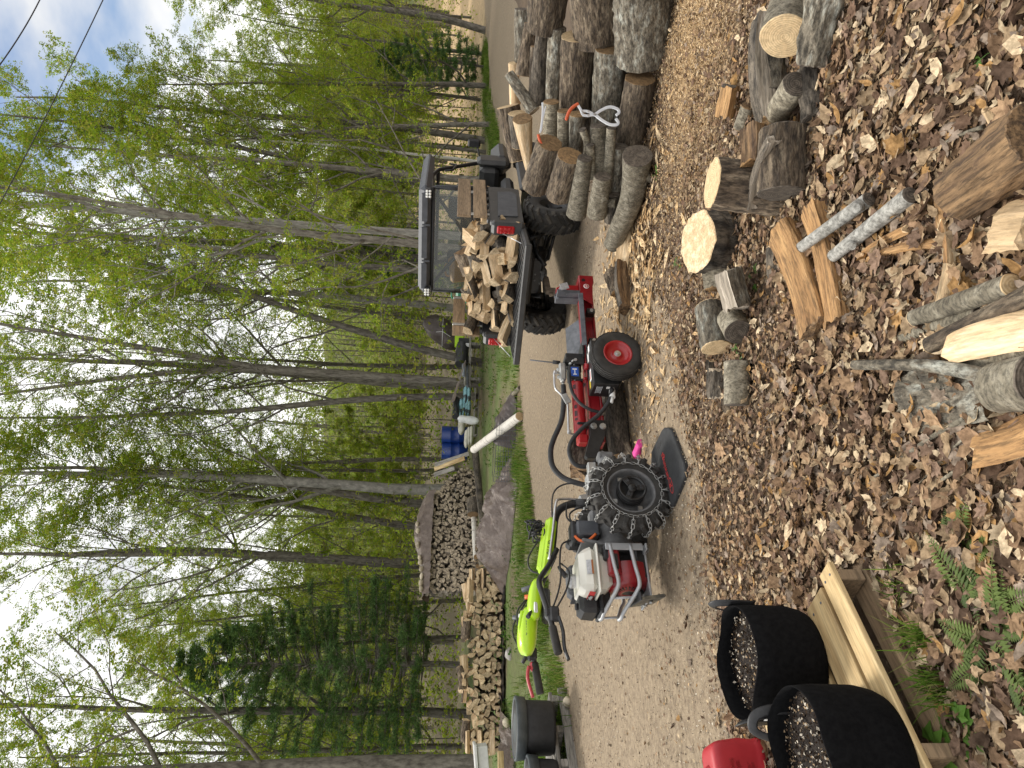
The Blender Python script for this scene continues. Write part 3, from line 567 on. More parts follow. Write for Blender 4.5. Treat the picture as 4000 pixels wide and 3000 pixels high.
plog('rough bark slab log at the back of the pile beside the track', (470, 690), (540, 1035), 6.5, 6.4, 140, 110, bark='bark_rough', face='wood_end', group=G_P)
plog('log with light oval cut end at the back of the pile', (530, 735), (545, 950), 6.3, 6.3, 110, 90, bark='bark_dark', face='wood_end', group=G_P)
plog('pale split piece at the back of the pile by the track', (505, 410), (520, 670), 6.4, 6.4, 60, 70, bark='wood_fresh', face='wood_end', rough=.03, group=G_P)
plog('big rugged log, topmost of the three cut off by the edge', (745, -120), (705, 195), 5.5, 5.5, 250, 215, bark='bark_rough', face='wood_end_old', rough=.09, group=G_P)
plog('big rugged log, middle of the three cut off by the edge', (1035, -150), (1050, 262), 5.2, 5.2, 330, 290, bark='bark_rough', face='wood_end_old', rough=.09, group=G_P)
plog('biggest rugged log on the ground, cut off by the edge', (1350, -170), (1355, 365), 4.95, 4.95, 385, 375, bark='bark_lichen', face='wood_end_old', rough=.09, group=G_P)
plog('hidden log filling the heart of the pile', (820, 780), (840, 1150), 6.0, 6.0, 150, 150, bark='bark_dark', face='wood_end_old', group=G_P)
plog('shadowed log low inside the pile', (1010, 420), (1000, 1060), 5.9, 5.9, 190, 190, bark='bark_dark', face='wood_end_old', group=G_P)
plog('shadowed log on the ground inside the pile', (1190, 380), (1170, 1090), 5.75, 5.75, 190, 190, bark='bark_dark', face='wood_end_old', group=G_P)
# ------------------------------------------------------------------ fresh firewood row (left) and tall weathered stack
def piece(meshes, M, label, group, rg):
    return tag(put('firewood_piece', rg.choice(meshes), None, M), label, 'firewood', group)
def fresh_row():
    rg = random.Random(14); A = Vector((-6.75, 13.75, 0)); B = Vector((-4.2, 14.6, 0)); d = (B - A).normalized(); nrm = Vector((d.y, -d.x, 0)); L = (B - A).length; up = Vector((0, 0, 1))
    base = lambda s: A + d * s + up * (tz(0, 14) + .10)
    lab, gr = 'split firewood piece with pale end, in the fresh row', 'firewood in the fresh row'
    for i in range(6):
        s = .06 + .06 * (i % 2)
        while s < L:
            if i == 5 and rg.random() < .45: s += .2; continue
            w = rg.uniform(.09, .122); piece(FRESH, basis(nrm + d * rg.gauss(0, .12) + up * rg.gauss(0, .04), rg.uniform(0, 6.3), base(s + w / 2) + up * (.108 * i + rg.gauss(0, .012)) + nrm * rg.gauss(0, .03)), lab, gr, rg); s += w
    for i in range(22):
        s = rg.uniform(0, L); h = .60 + .07 * rg.random() + (.05 if .2 < s / L < .8 else 0)
        piece(FRESH, basis(d + nrm * rg.gauss(0, .35) + up * rg.gauss(0, .12), rg.uniform(0, 6.3), base(s) + up * h + nrm * rg.uniform(-.2, .22)), 'pale split piece lying lengthwise on top of the fresh row', 'pieces lengthwise on top of the fresh row', rg)
    for e, sgn in ((0, -1), (L, 1)):
        for i in range(6):
            for k in (-1, 0, 1):
                if i % 2: M = basis(d + up * rg.gauss(0, .03), rg.uniform(0, 6.3), base(e + sgn * .16) + nrm * (.14 * k) + up * (.115 * i))
                else: M = basis(nrm, rg.uniform(0, 6.3), base(e + sgn * (.16 + .13 * k)) + up * (.115 * i))
                piece(FRESH, M, 'split piece in the criss-crossed %s end of the fresh row' % ('left' if sgn < 0 else 'right'), 'criss-crossed ends of the fresh row', rg)
fresh_row()
SA = Vector((-5.75, 19.3, 0)); SB = Vector((-2.75, 21.5, 0)); SD = (SB - SA).normalized(); SN = Vector((SD.y, -SD.x, 0)); SL = (SB - SA).length
def tall_stack():
    rg = random.Random(15); up = Vector((0, 0, 1)); rest = MB(); allp = []
    for i in range(15):
        s = .05 * (i % 2)
        while s < SL:
            t = s / SL; top = 15 if t < .72 else 15 - int((t - .72) * 34)
            w = rg.uniform(.075, .125)
            if i < top: allp.append((s + w / 2, i))
            s += w
    lead = sorted(range(len(allp)), key=lambda q: allp[q][0])[:12]; lead = set(lead)
    for q, (s, i) in enumerate(allp):
        p = SA + SD * s + up * (.42 + .092 * i + rg.gauss(0, .012) + .1) + SN * rg.gauss(0, .035); M = basis(SN + SD * rg.gauss(0, .12) + up * rg.gauss(0, .05), rg.uniform(0, 6.3), p)
        if q in lead: piece(GREY, M, 'weathered grey split piece in the tall tarp-capped stack', 'firewood in the tall stack', rg)
        else:
            me = rg.choice(GREY); o = len(rest.v); rest.v += [tuple(M @ v.co) for v in me.vertices]
            for f in me.polygons: rest.f.append(tuple(o + k for k in f.vertices)); rest.m.append(f.material_index); rest.sm.append(False)
    o = tag(rest.build('stacked_firewood', ['wood_grey', 'bark_dark', 'wood_grey_end']), 'remaining weathered firewood at the far right end of the tall stack', 'firewood', kind='stuff')
    k = bpy.data.objects
tall_stack()
# ------------------------------------------------------------------ manufactured materials
mat('plastic_black', (.012, .012, .013), (.028, .028, .03), rough=.5, scale=30)
mat('plastic_grey', (.055, .059, .068), (.082, .087, .098), rough=.55, scale=14, bump=.1, bscale=300, bdist=.002)
mat('plastic_side', (.03, .031, .032), (.05, .05, .05), rough=.45, scale=10)
mat('rubber', (.018, .017, .016), (.045, .041, .036), rough=.85, scale=12, bump=.15, bscale=60, bdist=.004)
mat('rubber_dusty', (.03, .028, .025), (.12, .105, .085), rough=.9, scale=9, lo=.45, hi=.8)
mat('black_metal', (.01, .01, .011), (.022, .022, .022), rough=.4, scale=20)
mat('steel', (.45, .45, .46), (.62, .62, .62), rough=.35, scale=20, metal=.9)
mat('zinc', (.36, .36, .35), (.52, .52, .5), rough=.42, scale=14, metal=.75)
mat('grey_casting', (.10, .102, .105), (.17, .17, .172), rough=.6, scale=20, bump=.2, bscale=70, bdist=.004)
mat('steel_dark', (.07, .075, .085), (.13, .135, .15), rough=.5, scale=16, metal=.4)
mat('red_paint', (.28, .009, .012), (.40, .014, .018), rough=.32, scale=6, coat=.3)
mat('red_dark', (.20, .008, .012), (.29, .012, .018), rough=.3, scale=6, coat=.3)
mat('red_lens', (.42, .006, .01), rough=.15, coat=.5)
mat('led', (.85, .85, .8), rough=.2)
mat('amber', (.62, .28, .02), (.72, .34, .03), rough=.5, scale=6)
mat('green_can', (.02, .2, .11), rough=.5)
mat('hitch_rust', (.13, .10, .075), (.24, .19, .14), rough=.85, scale=14)
mat('seat_vinyl', (.022, .022, .024), (.035, .035, .036), rough=.6, scale=20)
def glass_mat():
    m = bpy.data.materials.new('window_glass'); m.use_nodes = True; MT['window_glass'] = m; nt = m.node_tree; N = nt.nodes; L = nt.links
    g = N.new('ShaderNodeBsdfGlossy'); g.inputs['Roughness'].default_value = .03; t = N.new('ShaderNodeBsdfTransparent'); t.inputs[0].default_value = (.80, .82, .80, 1)
    d = N.new('ShaderNodeBsdfDiffuse'); d.inputs[0].default_value = (.32, .33, .31, 1); f = N.new('ShaderNodeFresnel'); f.inputs[0].default_value = 1.45
    m1 = N.new('ShaderNodeMixShader'); m1.inputs[0].default_value = .16; L.new(t.outputs[0], m1.inputs[1]); L.new(d.outputs[0], m1.inputs[2])
    m2 = N.new('ShaderNodeMixShader'); L.new(f.outputs[0], m2.inputs[0]); L.new(m1.outputs[0], m2.inputs[1]); L.new(g.outputs[0], m2.inputs[2]); L.new(m2.outputs[0], N['Material Output'].inputs[0])
glass_mat()
def turned(m, prof, c, axis='Y', n=32, mi=0, smooth=True, flip=1):       # lathe with its axle along X or Y
    m.lathe(prof, n, T(*c) @ (RY(R(90) * flip) if axis == 'X' else RX(-R(90) * flip)), mi, smooth)
def tyre_prof(r, w, rim):
    return [(rim, -w * .40), (rim + .01, -w * .46), (r * .80, -w * .5), (r * .93, -w * .47), (r * .985, -w * .36), (r, -w * .15), (r, w * .15), (r * .985, w * .36), (r * .93, w * .47), (r * .80, w * .5), (rim + .01, w * .46), (rim, w * .40)]
# ------------------------------------------------------------------ utility buggy with its load
UM = T(1.45, 8.55, 0) @ RZ(-R(35))
U = thing('utility_vehicle', 'black two-seat utility buggy seen from behind with lowered tailgate', 'utility vehicle', UM)
def buggy_wheel(x, y):
    s = 1 if x > 0 else -1; w = put('wheel', None, U, T(x, y, .335)); m = MB(); r, wd = .325, .27
    turned(m, tyre_prof(r, wd, .155), (0, 0, 0), 'X', 40)
    for k in range(20):
        a = 2 * math.pi * k / 20
        for q in (-1, 1):
            M = RX(a + q * .075) @ T(q * .062, 0, r - .004) @ RZ(q * R(34)); m.box((0, 0, .010), (.125, .034, .028), M, 1, .005)
            M = RX(a + q * .075 + .15) @ T(q * .122, 0, r - .022) @ RZ(q * R(12)) @ RY(q * R(42)); m.box((0, 0, 0), (.05, .045, .022), M, 1, .004)
    m.build('tyre', ['rubber', 'rubber_dusty'], w); m = MB()
    turned(m, [(.01, s * .05), (.05, s * .06), (.06, s * .03), (.13, s * .02), (.15, s * .10), (.16, s * .108), (.158, s * .06), (.158, -s * .1), (.14, -s * .108), (.13, -.02 * s)], (0, 0, 0), 'X', 24)
    for k in range(5): M = RX(k * 1.2566); m.box((s * .05, 0, .095), (.02, .035, .09), M, 0, .004)
    m.build('rim', 'black_metal', w)
for x in (-.66, .66):
    for y in (0, 1.98): buggy_wheel(x, y)
m = MB(); m.box((0, .0, .755), (1.40, 1.12, .05), None, 0, .01); m.box((0, .545, .93), (1.40, .05, .36), None, 0, .012)
for k in range(13): m.box((-.6 + .1 * k, -.02, .785), (.03, 1.05, .012))
m.build('cargo_bed', 'plastic_black', U)
for s in (-1, 1):
    m = MB(); poly = [(-.58, .70), (.52, .70), (.56, .80), (.56, 1.07), (-.5, 1.07), (-.6, 1.0), (-.62, .82)]
    m.prism(poly, .06, T(s * .705 - .03, 0, 0) @ Matrix(((0, 0, 1, 0), (1, 0, 0, 0), (0, 1, 0, 0), (0, 0, 0, 1))), 0, .012)
    m.prism([(-.36, .76), (.30, .74), (.40, .80), (.36, .96), (-.38, .98)], .012, T(s * .742 - .006, 0, 0) @ Matrix(((0, 0, 1, 0), (1, 0, 0, 0), (0, 1, 0, 0), (0, 0, 0, 1))), 1, .004)
    for k in range(5): m.box((s * .705, -.42 + .2 * k, 1.085), (.05, .085, .035), None, 0, .008)
    m.box((s * .70, -.60, .88), (.15, .12, .36), None, 0, .03)
    p = m.build('side_panel', ['plastic_side', 'plastic_grey'], U); m = MB(); m.box((s * .705, -.667, .905), (.085, .035, .19), None, 0, .012)
    for k in range(6): m.box((s * .705 - .022 + .044 * (k % 2), -.687, .86 + .045 * (k // 2)), (.028, .01, .03), None, 0, .004)
    m.build('taillight', 'red_lens', U)
m = MB(); m.box((0, -.235, -.03), (1.46, .47, .06), None, 0, .014); m.box((0, -.46, -.032), (1.48, .045, .075), None, 0, .012)
for k in range(22): m.box((-.68 + .0648 * k, -.22, .004), (.018, .38, .012), RZ(R(0)), 0, .003)
m.build('tailgate', 'plastic_side', U, T(0, -.62, .745) @ RX(R(3)))
for s in (-1, 1):
    m = MB(); m.tube([(s * .66, -.64, .95), (s * .70, -.98, .755)], .005, 6); m.build('tailgate_cable', 'steel', U)
for s in (-1, 1):                                    # running gear seen under the tailgate
    m = MB()
    for y in (-.16, .14):
        m.tube([(s * .15, y, .34), (s * .56, y * .35, .27)], .019, 8); m.tube([(s * .17, y, .52), (s * .55, y * .35, .42)], .016, 8)
    m.tube([(s * .12, 0, .40), (s * .56, 0, .335)], .017, 8); m.box((s * .555, 0, .34), (.05, .12, .2), None, 0, .02)
    m.build('suspension_arm', 'black_metal', U)
for s in (-1, 1):
    m = MB(); m.tube([(s * .33, -.2, .72), (s * .52, -.12, .34)], .026, 10); m.tube([(s * .33, -.2, .72), (s * .375, -.18, .63)], .04, 12, mi=1)
    for k in range(7): t = .3 + .09 * k; m.tube([(s * (.33 + .19 * t), -.2 + .08 * t, .72 - .38 * t), (s * (.33 + .19 * (t + .03)), -.2 + .08 * (t + .03), .72 - .38 * (t + .03))], .042, 10)
    m.build('shock_absorber', ['black_metal', 'zinc'], U)
m = MB(); m.box((0, .2, .60), (.62, 1.3, .14), None, 0, .03); m.box((0, -.30, .56), (.46, .06, .30), None, 0, .02); m.box((0, .3, .45), (.5, .7, .2), None, 0, .05)
for s in (-1, 1): m.tube([(s * .28, .6, .52), (s * .26, -.3, .48), (s * .2, -.42, .40)], .025, 8); m.box((s * .45, .9, .52), (.5, 1.3, .1), None, 0, .04)
m.tube([(-.55, -.5, .68), (.55, -.5, .68)], .022, 8); m.build('chassis', 'black_metal', U)
m = MB(); turned(m, [(.001, -.12), (.06, -.12), (.085, -.08), (.095, 0), (.085, .07), (.05, .1), (.001, .1)], (0, -.2, .43), 'Y', 16); m.box((.02, -.30, .43), (.13, .05, .12), None, 0, .02)
for k in range(6): a = k * 1.047; m.cyl((.075 * math.cos(a), -.34, .43 + .075 * math.sin(a)), (.075 * math.cos(a), -.30, .43 + .075 * math.sin(a)), .012, 8)
m.build('rear_differential', 'grey_casting', U)
m = MB(); m.box((-.03, -.44, .36), (.065, .30, .065), None, 0, .006); m.box((-.03, -.60, .33), (.05, .1, .12), None, 0, .01); m.box((-.03, -.68, .285), (.075, .12, .03), None, 0, .008); m.lathe([(.001, .36), (.018, .355), (.025, .338), (.018, .318), (.012, .30), (.02, .298)], 12, T(-.03, -.69, 0)); m.build('tow_hitch', 'hitch_rust', U)
m = MB(); m.box((0, 1.1, 1.815), (1.44, 1.28, .13), None, 0, .055); m.box((0, 1.1, 1.872), (1.34, 1.16, .05), None, 0, .022)
for x, w in ((-.46, .36), (0, .42), (.46, .36)): m.box((x, .462, 1.82), (w, .025, .085), None, 0, .01)
for x in (-.24, .24): m.box((x, .452, 1.80), (.02, .02, .10), None, 0, .004)
m.build('roof', 'plastic_grey', U)
m = MB()
for s in (-1, 1):
    m.tube([(s * .68, .60, .78), (s * .70, .57, 1.2), (s * .69, .55, 1.68), (s * .64, .62, 1.74), (s * .64, 1.1, 1.76), (s * .65, 1.3, 1.68), (s * .68, 1.56, 1.2), (s * .69, 1.66, .95)], .026, 8)
    m.tube([(s * .60, .58, 1.70), (s * -.05, .60, 1.22)], .022, 8); m.tube([(s * .735, 1.02, 1.6), (s * .745, 1.04, 1.50), (s * .745, 1.25, 1.46), (s * .735, 1.3, 1.54)], .013, 6)
m.tube([(-.68, .56, 1.72), (.68, .56, 1.72)], .026, 8); m.tube([(-.68, .58, 1.22), (.68, .58, 1.22)], .024, 8); m.tube([(-.66, 1.3, 1.69), (.66, 1.3, 1.69)], .022, 8); m.build('roll_cage', 'black_metal', U)
m = MB(); m.box((0, .515, 1.485), (1.36, .008, .46), None, 0); m.build('rear_window', 'window_glass', U)
m = MB()
for a, b in (((-.70, 1.72), (.70, 1.72)), ((-.70, 1.245), (.70, 1.245)), ((-.69, 1.245), (-.69, 1.72)), ((.69, 1.245), (.69, 1.72))): m.tube([(a[0], .515, a[1]), (b[0], .515, b[1])], .016, 6)
m.box((0, .52, 1.715), (1.38, .03, .03), None, 0, .006); m.box((0, .53, 1.15), (1.42, .04, .17), None, 0, .01); m.build('window_frame', 'black_metal', U)
m = MB()
for x in (-.36, .36): m.box((x, .98, .80), (.56, .5, .16), None, 0, .05); m.box((x, .74, 1.10), (.54, .13, .56), RX(R(0)), 0, .05); m.box((x, .76, 1.44), (.30, .09, .20), None, 0, .045)
m.build('seat', 'seat_vinyl', U)
m = MB(); m.lathe([(.17 + .014 * math.cos(a * .785), .014 * math.sin(a * .785)) for a in range(9)], 24, T(-.33, 1.30, 1.22) @ RX(R(55))); m.tube([(-.33, 1.30, 1.22), (-.33, 1.5, 1.08)], .02, 8)
for k in range(3): a = k * 2.09; m.tube([(-.33, 1.30, 1.22), T(-.33, 1.30, 1.22) @ RX(R(55)) @ Vector((.17 * math.cos(a), .17 * math.sin(a), 0))], .012, 6)
m.build('steering_wheel', 'plastic_black', U)
m = MB(); m.box((0, 1.62, 1.02), (1.32, .34, .26), None, 0, .06); m.box((0, 2.15, .92), (1.10, .75, .30), None, 0, .10)
for s in (-1, 1): m.box((s * .64, 1.95, .86), (.26, .72, .26), None, 0, .1); m.box((s * .70, 1.62, .98), (.10, .30, .42), None, 0, .05); m.box((s * .71, 1.08, .60), (.06, 1.0, .16), None, 0, .03); m.box((s * .62, 1.1, .50), (.22, 1.05, .05), None, 0, .02)
m.box((0, 1.2, .52), (1.3, .9, .06), None, 0, .02); m.build('front_body', 'plastic_side', U)
m = MB(); m.tube([(.73, 1.72, 1.16), (.86, 1.70, 1.19)], .012, 6); m.box((.90, 1.70, 1.24), (.11, .05, .17), None, 0, .03); m.build('mirror', 'plastic_black', U)
for s in (-1, 1):
    L_ = put('work_light', None, U, T(s * .655, .425, 1.775)); m = MB(); m.box((0, 0, 0), (.115, .05, .075), None, 0, .008)
    for k in range(5): m.box((-.045 + .0225 * k, .035, 0), (.006, .03, .06))
    m.tube([(-.066, 0, -.02), (-.066, .03, -.055), (.066, .03, -.055), (.066, 0, -.02)], .006, 6); m.build('housing', 'plastic_black', L_); m = MB()
    for k in range(6): m.lathe([(.0155, 0), (.015, -.004), (.004, -.006), (.0001, -.006)], 10, T(-.034 + .034 * (k % 3), -.026, -.017 + .034 * (k // 3)) @ RX(-R(90)))
    m.build('lens', 'led', L_)
for s, y0, y1 in ((-1, -.50, .46), (1, -.42, .74)):
    for z in (1.165, 1.345):
        m = MB(); m.box((0, 0, 0), (y1 - y0, .028, .15), None, 0, .004); m.build('side_board', 'plank', U, T(s * .735, (y0 + y1) / 2, z + .01) @ RZ(R(90)))
    for y in (-.28, .40):
        m = MB(); m.box((s * .712, y, 1.22), (.018, .045, .42), None, 0, .004); m.build('board_post', 'zinc', U)
# things carried in the buggy
m = MB(); m.box((0, 0, .11), (.34, .13, .22), None, 0, .03); m.tube(smooth_path([(-.08, 0, .21), (-.07, 0, .27), (.07, 0, .27), (.08, 0, .21)], 4), .014, 8); m.box((.21, 0, .05), (.14, .03, .1), RY(R(20)), 0, .01)
tag(m.build('carry_case', 'amber', None, UM @ T(-.42, .66, 1.28) @ RY(R(-8))), 'orange plastic carry case behind the buggy window', 'case')
m = MB(); m.box((0, 0, .1), (.2, .14, .2), None, 0, .03); m.tube(smooth_path([(-.06, 0, .19), (-.05, 0, .25), (.05, 0, .25), (.06, 0, .19)], 4), .012, 8); tag(m.build('canister', 'green_can', None, UM @ T(-.86, .76, 1.2)), 'green canister beside the left cab pillar of the buggy', 'canister')
def load():
    rg = random.Random(33); up = Vector((0, 0, 1))
    def h(x, y): return .46 * min(1, (y + .98) / .42) * (1 - .25 * abs(x + .1)) - (.10 if x > .45 else 0)
    n = 0
    for lay in range(5):
        y = -.78 + .10 * lay
        while y < .42:
            x = -.60 + .05 * (lay % 2)
            while x < .60:
                top = h(x, y); z = .80 + .10 * lay
                if .84 + top - .19 < z < .84 + top or (z < .84 + top and y < -.62):
                    yaw = rg.gauss(0, .6); ax_ = Vector((math.sin(yaw), -math.cos(yaw), rg.gauss(.0, .22))); M = UM @ basis(ax_, rg.uniform(0, 6.3), (x + rg.gauss(0, .025), y + rg.gauss(0, .05) + .16, z + rg.gauss(0, .015)))
                    piece(FRESHU, M, 'pale split firewood piece loaded in the buggy bed', 'firewood loaded in the buggy', rg); n += 1
                x += rg.uniform(.112, .155)
            y += .21
    for i, (x, y, z, yaw, rl, lb) in enumerate([(.42, -.30, 1.13, .9, .4, 'long pale split lying right atop the load in the buggy'), (-.38, -.2, 1.27, 1.1, 2.0, 'pale split tilted up at the left of the buggy load'), (-.15, -.35, 1.2, .5, 4.4, 'pale split sloping down the middle of the buggy load'), (.25, -.62, .98, .2, 1.0, 'knife-edged pale split at the front of the buggy load')]):
        M = UM @ basis((math.cos(yaw), -math.sin(yaw), .25), rl, (x, y, z)); tag(put('firewood_piece', FRESHU[i], None, M), lb, 'firewood', 'firewood loaded in the buggy')
    me = split_mesh('bark_slab', .30, .16, 2.6, 5, ['wood_brown', 'bark_rough', 'wood_brown']); tag(put('bark_slab', me, None, UM @ T(.0, .0, 1.24) @ RY(R(-20)) @ RX(R(200))), 'thick dark half log standing on top of the buggy load', 'firewood')
    return n
load()
# ------------------------------------------------------------------ log splitter (x runs along its beam away from the tractor, near side is -y)
mat('hose', (.012, .012, .013), (.025, .025, .026), rough=.65, scale=40)
mat('sticker_white', (.72, .72, .70), (.8, .8, .78), rough=.5, scale=10)
mat('sticker_blue', (.02, .09, .42), rough=.4)
mat('sticker_yellow', (.75, .55, .05), rough=.5)
mat('sticker_grey', (.35, .36, .38), (.55, .56, .58), rough=.5, scale=60)
mat('ink_dark', (.05, .012, .015), rough=.5)
mat('ink_red', (.5, .03, .03), rough=.6)
mat('lime', (.40, .64, .012), (.46, .72, .02), rough=.35, scale=5, coat=.25)
mat('cream_white', (.66, .64, .56), (.72, .70, .62), rough=.3, scale=5, coat=.3)
mat('frame_silver', (.36, .37, .38), (.44, .45, .46), rough=.4, scale=10, metal=.25)
mat('dirty_plate', (.045, .042, .038), (.20, .175, .12), rough=.85, scale=14, bump=.3)
mat('orange_plastic', (.62, .12, .02), rough=.45)
mat('pink_red', (.42, .05, .06), rough=.45)
mat('sticker_orange', (.30, .10, .02), rough=.5)
SM = T(.038, 5.63, 0) @ RZ(R(31))
SP = thing('log_splitter', 'red log splitter on two small red-rimmed wheels, hitched to the tractor', 'log splitter', SM)
def sp(m, name, mats): return m.build(name, mats, SP)
m = MB(); m.box((.2, 0, .352), (1.52, .13, .016), None, 0, .003); m.box((.2, 0, .258), (1.52, .13, .016), None, 0, .003); m.box((.2, 0, .305), (1.52, .016, .08)); m.box((-.35, -.045, .305), (.42, .03, .075), None, 0, .004)
m.box((1.0, 0, .30), (.085, .15, .13), None, 0, .006); m.prism([(.72, .262), (.97, .245), (.97, .36), (.80, .362)], .012, Matrix(((1, 0, 0, 0), (0, 0, -1, -.068), (0, 1, 0, 0), (0, 0, 0, 1))), 0, .002)
m.cyl((.985, -.076, .325), (.985, -.07, .325), .018, 12, 1); b = sp(m, 'beam', ['red_dark', 'black_metal'])
m = MB(); m.lathe([(.024, 0), (.024, .002), (.0001, .002)], 20, T(.915, -.0815, .305) @ RX(R(90))); m.build('warning_sticker', 'sticker_white', b); m = MB(); m.lathe([(.018, 0), (.018, .001), (.012, .001), (.012, 0)], 20, T(.915, -.084, .305) @ RX(R(90))); m.box((.915, -.085, .305), (.006, .001, .022), RX(0)); m.build('warning_sticker', 'ink_red', b)
m = MB(); m.prism([(.83, .36), (.875, .36), (.875, .565), (.845, .575), (.83, .54)], .03, Matrix(((1, 0, 0, 0), (0, 0, -1, .015), (0, 1, 0, 0), (0, 0, 0, 1))), 0, .003); m.box((.853, 0, .46), (.035, .16, .20), None, 0, .004); sp(m, 'splitting_wedge', 'steel_dark')
m = MB(); m.prism([(.875, .36), (.965, .36), (.965, .50), (.93, .555), (.875, .565)], .05, Matrix(((1, 0, 0, 0), (0, 0, -1, .025), (0, 1, 0, 0), (0, 0, 0, 1))), 0, .004); w = sp(m, 'wedge_support', 'red_paint')
for dx, rz, ry in ((0, .3, .5), (.012, -.4, -.4)): m = MB(); m.box((0, 0, 0), (.055, .002, .085), None, 0); m.build('paper_tag', 'sticker_grey', SP, T(.88 + dx, -.06 - dx * 3, .50) @ RZ(rz) @ RY(ry) @ RX(.4))
m = MB(); m.box((0, 0, 0), (.52, .13, .01), None, 0, .003); m.box((0, -.068, .014), (.52, .01, .04), None, 0, .003); m.build('log_cradle', 'steel_dark', SP, T(.49, -.13, .355) @ RX(R(-14)))
m = MB(); m.box((0, 0, 0), (.44, .19, .012), None, 0, .003); m.build('log_cradle', 'steel_dark', SP, T(.46, .15, .395) @ RX(R(32)))
for x in (.32, .62): m = MB(); m.box((x, -.1, .295), (.05, .07, .07), None, 0, .006); m.cyl((x, -.14, .29), (x, -.05, .29), .016, 8, 1); sp(m, 'cradle_bracket', ['black_metal', 'steel'])
m = MB(); m.box((.215, 0, .44), (.03, .14, .16), None, 0, .006); m.prism([(.13, .37), (.21, .37), (.21, .50), (.16, .52), (.13, .46)], .012, Matrix(((1, 0, 0, 0), (0, 0, -1, -.055), (0, 1, 0, 0), (0, 0, 0, 1))), 0, .002); m.prism([(.13, .37), (.21, .37), (.21, .50), (.16, .52), (.13, .46)], .012, Matrix(((1, 0, 0, 0), (0, 0, -1, .067), (0, 1, 0, 0), (0, 0, 0, 1))), 0, .002); m.box((.27, 0, .372), (.16, .16, .012)); m.cyl((.165, -.075, .44), (.165, -.065, .44), .013, 10, 1); sp(m, 'push_plate', ['black_metal', 'steel'])
m = MB(); m.cyl((-.02, 0, .425), (.2, 0, .425), .022, 14); sp(m, 'piston_rod', 'steel')
m = MB(); m.tube([(-.49, 0, .428), (-.47, 0, .428), (-.02, 0, .428), (0, 0, .428)], [.044, .049, .049, .046], 24); m.box((-.52, 0, .415), (.07, .10, .08), None, 0, .012); c = sp(m, 'hydraulic_cylinder', 'red_paint')
for x in (-.01, -.40): m = MB(); m.box((x, 0, .40), (.02, .125, .115), None, 0, .01); m.box((x, -.05, .372), (.03, .06, .03), None, 1, .006); sp(m, 'cylinder_clamp', ['black_metal', 'red_paint'])
for i, (x, L_) in enumerate(((-.07, .04), (-.17, .05), (-.25, .03), (-.31, .045), (-.36, .02))): m = MB(); m.tube([T(x, 0, .428) @ RX(a) @ Vector((0, 0, .0497)) for a in (R(38), R(52), R(66))], .001, 3); m.box((0, 0, .0503), (L_, .024, .0008), T(x, 0, .428) @ RX(R(52))); m.build('lettering', 'ink_dark', c)
m = MB(); m.box((.06, -.01, .45), (.13, .09, .10), None, 0, .008); v = sp(m, 'valve_mount', 'black_metal'); m = MB(); m.box((.06, -.057, .45), (.085, .002, .06)); m.build('decal', 'sticker_blue', v); m = MB(); m.box((.06, -.059, .45), (.05, .001, .008)); m.box((.035, -.059, .45), (.008, .001, .03)); m.box((.083, -.059, .45), (.012, .001, .036)); m.build('decal', 'sticker_white', v)
m = MB(); m.box((.07, -.03, .545), (.16, .05, .055), None, 0, .012); m.cyl((-.03, -.03, .545), (.0, -.03, .545), .02, 12); m.cyl((-.06, -.03, .545), (-.03, -.03, .545), .011, 10)
for x, z in ((.02, .59), (.09, .59), (.11, .50)): m.cyl((x, -.03, .55), (x, -.03, z), .014, 8)
m.tube([(.13, -.05, .49), (.16, -.06, .46), (.17, -.06, .44)], .012, 8); m.box((.15, -.06, .565), (.09, .012, .05), RY(R(-25)) @ T(-.10, 0, .0), 0, .004); sp(m, 'control_valve', 'zinc')
m = MB(); m.tube([(.155, -.03, .56), (.165, -.02, .66), (.19, .0, .80)], .0055, 6); m.tube([(.155, -.03, .56), (.16, -.03, .62)], .016, 8, mi=1); sp(m, 'control_lever', ['steel_dark', 'black_metal'])
m = MB(); m.tube(smooth_path([(.05, -.04, .575), (.05, -.05, .615), (.0, -.05, .617), (-.09, -.05, .615), (-.14, -.05, .58), (-.20, -.05, .528), (-.25, -.05, .522), (-.46, -.05, .527), (-.485, -.04, .52), (-.485, -.02, .46)], 3), .0085, 8)
for p in ((.05, -.05, .605), (-.478, -.05, .522)): m.box(p, (.03, .03, .03), None, 0, .006)
sp(m, 'oil_pipe', 'steel')
m = MB(); m.box((0, -.215, .265), (.40, .19, .20), None, 0, .006); m.prism([(-.2, .165), (.2, .165), (.12, .12), (-.12, .12)], .16, Matrix(((1, 0, 0, 0), (0, 0, -1, -.135), (0, 1, 0, 0), (0, 0, 0, 1))), 0, .004); tk = sp(m, 'oil_tank', 'black_metal')
m = MB(); m.cyl((.04, -.17, .364), (.04, -.17, .395), .026, 16); m.build('filler_cap', 'red_paint', tk)
for x, y, dx, dy, mt in ((-.14, -.20, .07, .035, 'sticker_yellow'), (-.08, -.235, .10, .045, 'sticker_white'), (.10, -.20, .08, .04, 'sticker_white'), (.16, -.24, .06, .04, 'sticker_white')): m = MB(); m.box((x, y, .3665), (dx, dy, .002)); m.build('label_plate', mt, tk)
m = MB(); m.box((-.08, -.235, .3685), (.07, .012, .001)); m.build('label_plate', 'ink_red', tk); m = MB()
for k in range(7): m.box((-.2015, -.265 + .013 * k, .31), (.002, .004 if k % 2 else .008, .03))
for z in (.29, .33): m.box((-.2015, -.225, z), (.002, .10, .004))
m.build('brand_plate', 'sticker_grey', tk); m = MB(); m.box((-.2015, -.262, .245), (.002, .03, .026)); m.build('label_plate', 'sticker_white', tk)
